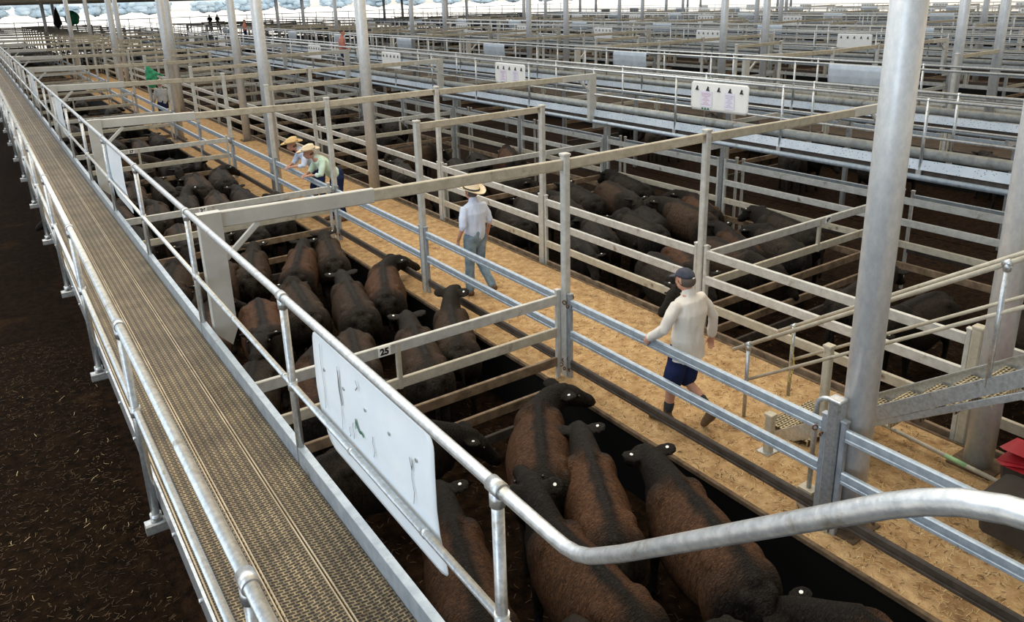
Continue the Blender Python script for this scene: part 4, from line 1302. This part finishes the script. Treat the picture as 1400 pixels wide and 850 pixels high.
def person(name_label, loc, rotz, P, mats, group=None):
    """P: joint positions in the person's own frame, facing +Y"""
    root = tag(empty('person', loc, rotz), name_label, 'person', group)
    v = {k: Vector(a) for k, a in P.items() if isinstance(a, tuple)}
    s = P.get('girth', 1.0); ends_ = P.get('trouser_end', 1.0)
    bm = bmesh.new()
    sx, f, u = head(bm, v['head'], v['face'])
    limb(bm, [v['chest'] + (v['neck'] - v['chest']) * 0.5, v['neck'], v['head'] - Vector((0, 0, 0.03))], [(.075, .065), (.057, .060), (.055, .060)])
    limb(bm, [v['hip'], (v['hip'] + v['chest']) / 2, v['chest'], v['neck'] - Vector((0, 0, 0.04))], [(.145 * s, .10 * s), (.135 * s, .095 * s), (.155 * s, .105 * s), (.09, .07)])
    for q in ('l', 'r'):
        limb(bm, [v['sh_' + q], v['el_' + q], v['wr_' + q]], [.046, .040, .027], 12)
        d = v['wr_' + q] - v['el_' + q]
        hd_ = v.get('hd_' + q, d)
        hand(bm, v['wr_' + q], hd_, v['pn_' + q], P.get('curl', 0.4), 1.0, -1 if q == 'l' else 1)
        limb(bm, [v['hp_' + q], v['kn_' + q], (v['kn_' + q] * 0.6 + v['an_' + q] * 0.4), v['an_' + q]], [.085 * s, .056, .054, .038], 12)
        limb(bm, [v['an_' + q], v['an_' + q] * 0.4 + v['toe_' + q] * 0.6 + Vector((0, 0, 0.0)), v['toe_' + q]], [.030, .028, .022], 10, up=Vector((0, 0, 1)))
    obj('body', remesh('person_body', bm, 0.0075, M['skin'], 2, 0.5), root)
    # shirt
    bm = bmesh.new()
    hem = v['hem']; loose = ends_ < 0
    low = hem + Vector((0, 0, -0.12)) if loose else hem + Vector((0, 0, 0.05))
    limb(bm, [low] + ([hem] if loose else []) + [ v['hip'] + (v['chest'] - v['hip']) * 0.25, (v['hip'] + v['chest']) / 2, v['chest'], v['neck'] - (v['neck'] - v['chest']) * 0.35, v['neck'] - (v['neck'] - v['chest']).normalized() * 0.028],
         ([(.205 * s, .155 * s)] if loose else []) + [(.195 * s, .145 * s) if loose else (.160 * s, .118 * s), (.180 * s, .134 * s), (.178 * s, .130 * s), (.200 * s, .135 * s), (.178 * s, .112 * s), (.085, .078)], 24)
    for q in ('l', 'r'):
        cf = P.get('cuff', 1.0)
        e = v['el_' + q]; w_ = v['wr_' + q]
        end = e + (w_ - e) * (cf)
        limb(bm, [v['sh_' + q].lerp(v['chest'], 0.45), v['sh_' + q].lerp(v['chest'], 0.08), (v['sh_' + q] + e) / 2, e, end], [.080, .070, .066, .058, .050], 14)
    limb(bm, [v['neck'] - (v['neck'] - v['chest']).normalized() * 0.03, v['neck'] + (v['neck'] - v['chest']).normalized() * 0.012], [.072, .070], 18)
    # soft cloth folds
    me = remesh('shirt', bm, 0.009, mats['shirt'], 7, 0.6)
    if loose:
        b2 = bmesh.new(); b2.from_mesh(me)
        bmesh.ops.delete(b2, geom=[q for q in b2.verts if q.co.z < hem.z + 0.02 * math.sin(q.co.x * 14) and abs(q.co.x) < 0.27], context='VERTS')
        b2.to_mesh(me); b2.free()
    for vt in me.vertices:
        c = vt.co
        k = noise.noise(Vector((c.x * 9, c.y * 9, c.z * 3.0))) * 0.014 + (0.5 - abs(noise.noise(Vector((c.x * 15, c.y * 15, c.z * 4 + 4))))) * 0.014 - 0.004
        vt.co = c + Vector((vt.normal.x, vt.normal.y, vt.normal.z * 0.3)) * k
    b2 = bmesh.new(); b2.from_mesh(me)
    bmesh.ops.smooth_vert(b2, verts=b2.verts, factor=0.5, use_axis_x=True, use_axis_y=True, use_axis_z=True)
    b2.to_mesh(me); b2.free()
    obj('shirt', me, root)
    # trousers or shorts
    bm = bmesh.new()
    ends = P.get('trouser_end', 1.0)
    wdt = P.get('leg_w', 1.0)
    limb(bm, [v['hip'] + Vector((0, 0, 0.07)), v['hip'], v['hip'] - Vector((0, 0, 0.07))], [(.172 * s, .130 * s), (.174 * s, .130 * s), (.165 * s, .12 * s)], 20)
    for q in ('l', 'r'):
        k, a = v['kn_' + q], v['an_' + q]
        if ends < 0: end_pts, er = [v['hp_' + q].lerp(k, 0.5), v['hp_' + q].lerp(k, 0.93)], [.100 * wdt, .098 * wdt]
        else: end_pts, er = [v['hp_' + q].lerp(k, 0.5), k, k.lerp(a, 0.5), k.lerp(a, 0.98)], [.092 * wdt, .076 * wdt, .070 * wdt, .066 * wdt]
        limb(bm, [v['hp_' + q] + Vector((0, 0, 0.02))] + end_pts, [.105] + er, 14)
    me = remesh('trousers', bm, 0.010, mats['legs'], 2, 0.5)
    for vt in me.vertices:
        c = vt.co; vt.co = c + vt.normal * (noise.noise(Vector((c.x * 10, c.y * 10, c.z * 8))) * 0.010)
    obj('shorts' if ends < 0 else 'trousers', me, root)
    # footwear
    for q in ('l', 'r'):
        a, t = v['an_' + q], v['toe_' + q]
        fd = (t - a); bm = bmesh.new()
        dn = v.get('dn_' + q, Vector((0, 0, -1)))
        heel = a + dn * 0.055 - (fd.normalized()) * 0.035
        limb(bm, [a - dn * (0.09 if ends < 0 else 0.05), a, a + dn * 0.03], [.047, .048, .048], 12)
        limb(bm, [heel, a.lerp(t, 0.35) + dn * 0.030, a.lerp(t, 0.75) + dn * 0.008, t + fd.normalized() * 0.012], [(.048, .050), (.050, .056), (.056, .046), (.052, .038)], 14, up=-dn)
        bt = obj('boot', remesh('boot', bm, 0.008, mats['boot'], 1, 0.5), root)
        if ends < 0:
            bm = bmesh.new(); limb(bm, [a.lerp(v['kn_' + q], 0.16), a.lerp(v['kn_' + q], 0.36)], [.050, .056], 14); obj('sock', bm, root, M['sock'])
    return root, v


# 1: man with cream hat, walking away up the aisle
r1, v1 = person('man walking away in a cream hat, pale blue shirt and faded jeans', (5.78, 9.55, 0), 0.10, dict(
    head=(0.0, 0.055, 1.63), face=(-0.25, 1, -0.12), neck=(0, 0.01, 1.50), chest=(0, -0.01, 1.32), hip=(0, 0, 0.96), hem=(0, -0.01, 0.90),
    sh_l=(-0.19, 0, 1.40), sh_r=(0.19, 0, 1.40), el_l=(-0.26, -0.05, 1.15), el_r=(0.27, -0.03, 1.15), wr_l=(-0.27, 0.06, 0.93), wr_r=(0.29, 0.07, 0.91),
    pn_l=(1, 0, 0.1), pn_r=(-1, 0, 0.1), hd_l=(0.05, 0.25, -1), hd_r=(-0.02, 0.2, -1),
    hp_l=(-0.095, 0, 0.93), hp_r=(0.095, 0, 0.93), kn_l=(-0.10, 0.03, 0.50), kn_r=(0.10, 0.03, 0.52), an_l=(-0.11, 0.04, 0.09), an_r=(0.13, -0.22, 0.17),
    toe_l=(-0.13, 0.20, 0.035), toe_r=(0.14, -0.12, 0.05), dn_r=(0.0, -0.55, -0.83), cuff=0.10, curl=0.5, leg_w=1.0),
    dict(shirt=M['blueshirt'], legs=M['jeans'], boot=M['boot']))
bm = bmesh.new(); ball(bm, (0.0, 0.03, 1.615), (.0835, .098, .070)); obj('hair', bm, r1, M['hair'])
hat(r1, (0.0, 0.04, 1.675), (-0.25, 1, 0), M['felt'], 0.198, 0.20, 0.13, 'cream felt hat')

# 2: man with cap and shorts, walking away, right heel lifted
r2, v2 = person('man in a dark cap, loose off-white shirt and navy shorts walking up the aisle', (5.52, 5.0, 0), 0.05, dict(
    head=(-0.03, 0.04, 1.64), face=(-0.1, 1, -0.15), neck=(-0.01, 0.0, 1.50), chest=(0, -0.02, 1.30), hip=(0, 0, 0.94), hem=(0.0, -0.02, 0.80),
    sh_l=(-0.205, 0, 1.40), sh_r=(0.205, 0, 1.40), el_l=(-0.33, 0.03, 1.17), el_r=(0.33, -0.06, 1.17), wr_l=(-0.33, 0.22, 1.02), wr_r=(0.37, -0.02, 0.93),
    pn_l=(1, 0, 0), pn_r=(-0.6, -0.8, 0.1), hd_l=(0.1, 0.6, -0.8), hd_r=(0.02, 0.1, -1),
    hp_l=(-0.10, 0, 0.90), hp_r=(0.09, 0, 0.90), kn_l=(-0.11, 0.08, 0.49), kn_r=(0.07, 0.05, 0.48), an_l=(-0.12, 0.12, 0.10), an_r=(0.10, -0.26, 0.24),
    toe_l=(-0.15, 0.30, 0.04), toe_r=(0.10, -0.20, 0.06), dn_r=(0.0, -0.92, -0.35), cuff=0.92, curl=0.6, trouser_end=-1, girth=1.06, leg_w=1.05),
    dict(shirt=M['creamshirt'], legs=M['navy'], boot=M['workboot']))
bm = bmesh.new(); c = Vector((-0.03, 0.035, 1.675))
ball(bm, c, (.086, .106, .082), 24, 14)
bmesh.ops.delete(bm, geom=[v_ for v_ in bm.verts if v_.co.z < c.z - 0.018], context='VERTS')
bmesh.ops.solidify(bm, geom=list(bm.faces), thickness=0.004)
cp = obj('cap', bm, r2, M['cap'])
bm = bmesh.new(); tube(bm, [c + Vector((-0.01, 0.085, -0.015)), c + Vector((-0.02, 0.165, -0.035))], [(.065, .006), (.050, .006)], 14); obj('peak', bm, cp, M['cap'])
bm = bmesh.new(); box(bm, (-0.045, -0.078, 1.672), (-0.015, -0.0715, 1.683)); obj('cap_label', bm, cp, M['plate'])
bm = bmesh.new(); ball(bm, (-0.03, 0.012, 1.635), (.0835, .098, .075)); obj('hair', bm, r2, M['hair'])

# 3 and 4: the two men leaning on the left aisle fence (facing -X)


def leaning(loc, lab, shirt, hatm, hlab, side):
    P = dict(head=(0.02 * side, 0.40, 1.50), face=(0.45 * side, 1, -0.40), neck=(0, 0.26, 1.40), chest=(0, 0.12, 1.25), hip=(0, -0.16, 0.94), hem=(0, -0.15, 0.92),
             sh_l=(-0.19, 0.18, 1.33), sh_r=(0.19, 0.18, 1.33), el_l=(-0.27, 0.28, 1.08), el_r=(0.27, 0.28, 1.08), wr_l=(-0.10, 0.45, 1.06), wr_r=(0.10, 0.45, 1.06),
             pn_l=(0.2, 0.3, -1), pn_r=(-0.2, 0.3, -1), hd_l=(0.45, 0.9, -0.1), hd_r=(-0.3, 0.9, -0.2),
             hp_l=(-0.10, -0.16, 0.90), hp_r=(0.10, -0.16, 0.90), kn_l=(-0.11, -0.10, 0.50), kn_r=(0.12, -0.02, 0.50), an_l=(-0.12, -0.20, 0.10), an_r=(0.14, -0.08, 0.10),
             toe_l=(-0.13, -0.02, 0.035), toe_r=(0.17, 0.11, 0.035), cuff=0.35, curl=0.5)
    r, v = person(lab, loc, PI / 2, P, dict(shirt=shirt, legs=M['navy'], boot=M['boot']), 'men leaning on the fence')
    hat(r, (0.02 * side, 0.39, 1.555), (0.45 * side, 1, 0), hatm, 0.205, -0.15, 0.12, hlab)
    bm = bmesh.new(); ball(bm, (0.02 * side, 0.37, 1.495), (.079, .085, .062)); obj('hair', bm, r, M['hair'])


leaning((5.62, 14.95, 0), 'man in a mint green shirt and cream hat leaning on the aisle fence', M['greenshirt'], M['felt'], 'wide cream hat', 1)
leaning((5.66, 16.05, 0), 'man in a light blue shirt and tan hat leaning on the fence beside a column', M['blueshirt'], M['strawhat'], 'tan straw hat', 1)

# 5: far man in grey
r5, v5 = person('distant man in a grey shirt and pale hat standing in the aisle', (5.62, 31.5, 0), 0.2, dict(
    head=(0.0, 0.05, 1.62), face=(-0.2, 1, -0.15), neck=(0, 0.01, 1.47), chest=(0, -0.01, 1.29), hip=(0, 0, 0.94), hem=(0, -0.01, 0.88),
    sh_l=(-0.19, 0, 1.40), sh_r=(0.19, 0, 1.40), el_l=(-0.26, 0.02, 1.12), el_r=(0.27, 0.02, 1.12), wr_l=(-0.24, 0.16, 0.94), wr_r=(0.25, 0.16, 0.94),
    pn_l=(1, 0, 0), pn_r=(-1, 0, 0), hp_l=(-0.10, 0, 0.90), hp_r=(0.10, 0, 0.90), kn_l=(-0.11, 0.03, 0.50), kn_r=(0.12, 0.03, 0.50), an_l=(-0.12, 0.0, 0.10), an_r=(0.13, 0.02, 0.10),
    toe_l=(-0.14, 0.17, 0.035), toe_r=(0.16, 0.18, 0.035), cuff=0.5), dict(shirt=M['greyshirt'], legs=M['navy'], boot=M['boot']))
hat(r5, (0.0, 0.05, 1.68), (-0.2, 1, 0), M['felt'], 0.16, 0.0, 0.12, 'pale hat')


def far_person(loc, rotz, lab, shirt, legs):
    r, v = person(lab, loc, rotz, dict(
        head=(0.0, 0.05, 1.62), face=(0, 1, -0.05), neck=(0, 0.01, 1.47), chest=(0, -0.01, 1.29), hip=(0, 0, 0.94), hem=(0, -0.01, 0.88),
        sh_l=(-0.19, 0, 1.40), sh_r=(0.19, 0, 1.40), el_l=(-0.25, 0.02, 1.12), el_r=(0.25, 0.02, 1.12), wr_l=(-0.2, 0.2, 1.02), wr_r=(0.2, 0.2, 1.02),
        pn_l=(0, 0, -1), pn_r=(0, 0, -1), hp_l=(-0.10, 0, 0.90), hp_r=(0.10, 0, 0.90), kn_l=(-0.11, 0.03, 0.50), kn_r=(0.12, 0.03, 0.50), an_l=(-0.12, 0.0, 0.10), an_r=(0.13, 0.02, 0.10),
        toe_l=(-0.14, 0.17, 0.035), toe_r=(0.16, 0.18, 0.035), cuff=0.5), dict(shirt=M[shirt], legs=M[legs], boot=M['boot']))
    bm = bmesh.new(); ball(bm, (0, 0.03, 1.655), (.080, .092, .080)); obj('hair', bm, r, M['hair'])
    return r


fp1 = far_person((12.05, 29.3, ZD + 0.02), -2.0, 'small figure in a salmon shirt on the speckled walkway', 'pink', 'navy')
for loc_, rot_, lab_, mk_ in (((16.3, 57.0, ZD + 0.02), -2.0, 'tiny figure in a salmon shirt on the second far walkway', None),
                              ((23.6, 96.0, ZD), 2.6, 'left one of two tiny dark figures on a platform at the far end', 'blackcloth'),
                              ((24.6, 96.6, ZD), 3.4, 'right one of two tiny dark figures on a platform at the far end', 'blackcloth')):
    c_ = copy_tree(fp1); c_.location = loc_; c_.rotation_euler = (0, 0, rot_); c_['label'] = lab_
    if mk_:
        for ch in c_.children:
            if ch.name.startswith('shirt'): ch.data = ch.data.copy(); ch.data.materials[0] = M[mk_]
t = tag(empty('platform', (24.1, 96.3, 0)), 'small raised platform under the two far figures', 'platform')
bm = bmesh.new(); box(bm, (-1.4, -0.9, ZD - 0.1), (1.4, 0.9, ZD)); obj('deck', bm, t, M['galv'])
for sx in (-1.3, 1.3):
    for sy in (-0.8, 0.8):
        bm = bmesh.new(); rect_bar(bm, (sx, sy, -0.9), (sx, sy, ZD - 0.1), 0.08, 0.08); obj('leg', bm, t, M['galv'])

# green cloth hung above the far man, green round thing and black furled umbrella at the far end
t = tag(empty('green_cloth', (5.30, 31.1, 0)), 'bright green bundled cloth hanging beside the distant man in grey', 'cloth')
bm = bmesh.new()
tube(bm, [(0, 0, 1.62), (0.02, 0, 1.82), (0.0, 0, 2.05), (-0.08, 0, 2.28)], [(.13, .09), (.20, .12), (.20, .11), (.06, .05)], 14, up=Vector((0, 1, 0)))
tube(bm, [(0.0, 0, 2.12), (0.25, 0, 2.02), (0.42, 0, 1.95)], [(.09, .09), (.06, .05), (.02, .02)], 10)
me = remesh('cloth', bm, 0.02, M['greencloth'], 1)
for vt in me.vertices: vt.co += vt.normal * noise.noise(vt.co * 9) * 0.05
obj('cloth', me, t)
bm = bmesh.new(); pipe(bm, [(-0.08, 0, 0.9), (-0.08, 0, 2.3)], 0.02, 8); obj('hook_rod', bm, t, M['galv'])
t = tag(empty('green_sphere_stand', (8.2, 82.0, 0)), 'round green topped stand near the open shed end', 'stand')
bm = bmesh.new(); ball(bm, (0, 0, 3.55), (.62, .5, .62), 20, 14)
for vt in bm.verts: vt.co += vt.normal * noise.noise(vt.co * 3) * 0.14
obj('top', bm, t, M['greencloth'])
for sx in (-0.25, 0.25):
    bm = bmesh.new(); pipe(bm, [(sx * 2, 0, 0), (sx, 0, 3.1)], 0.05, 8); obj('leg', bm, t, M['dark'])
t = tag(empty('furled_umbrella', (7.0, 82.0, 0)), 'black furled umbrella shape standing near the open shed end', 'umbrella')
bm = bmesh.new(); sweep(bm, [(0, 0, 2.8), (0, 0, 3.1), (0.02, 0, 3.9), (0.05, 0, 4.55)], [[(a * s, b_ * s) for a, b_ in circ(1.0, 10)] for s in (0.18, 0.36, 0.22, 0.04)], smooth=True); obj('canopy', bm, t, M['blackcloth'])
bm = bmesh.new(); pipe(bm, [(0, 0, 0), (0, 0, 2.9)], 0.04, 8); obj('pole', bm, t, M['dark'])

# ------------------------------------------------------------------ beyond the open end: yard rail and hazy trees
t = tag(empty('yard_fence', (0, YEND + 6, 0)), 'long two-rail fence outside the open end of the shed', 'fence')
bm = bmesh.new()
for z_ in (1.6, 2.9): rect_bar(bm, (-60, 0, z_), (90, 0, z_), 0.06, 0.10, bev=False)
obj('rail', bm, t, M['galv_blue'])
bm = bmesh.new()
for k in range(60): rect_bar(bm, (-60 + k * 2.5, 0, -0.9), (-60 + k * 2.5, 0, 3.0), 0.08, 0.08, bev=False)
obj('post_row', bm, t, M['galv_blue'])['kind'] = 'stuff'
tr = None
bm = bmesh.new()
for q in range(46):
    a = R_.uniform(0, 2 * PI); rr = R_.uniform(0, 5.5); zz = R_.uniform(2.2, 9)
    ball(bm, (math.cos(a) * rr, math.sin(a) * rr * .6, zz), R_.uniform(1.3, 2.4), 8, 6)
for vt in bm.verts: vt.co += Vector((1, 1, 1)) * noise.noise(vt.co * 0.9) * 0.7
crown = new_mesh('crown', bm, M['tree'])
bm = bmesh.new(); tube(bm, [(0, 0, -0.9), (0.2, 0, 1.5), (0, 0, 4)], [.5, .35, .25], 8, up=Vector((0, 1, 0))); trunk = new_mesh('trunk', bm, M['dark'])
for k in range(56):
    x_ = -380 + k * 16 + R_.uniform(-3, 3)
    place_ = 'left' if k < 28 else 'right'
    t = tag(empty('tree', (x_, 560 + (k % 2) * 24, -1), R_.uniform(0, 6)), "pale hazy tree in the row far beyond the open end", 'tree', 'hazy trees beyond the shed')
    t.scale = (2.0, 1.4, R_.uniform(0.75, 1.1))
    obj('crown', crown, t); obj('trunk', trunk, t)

bpy.data.scenes.remove(TMP)
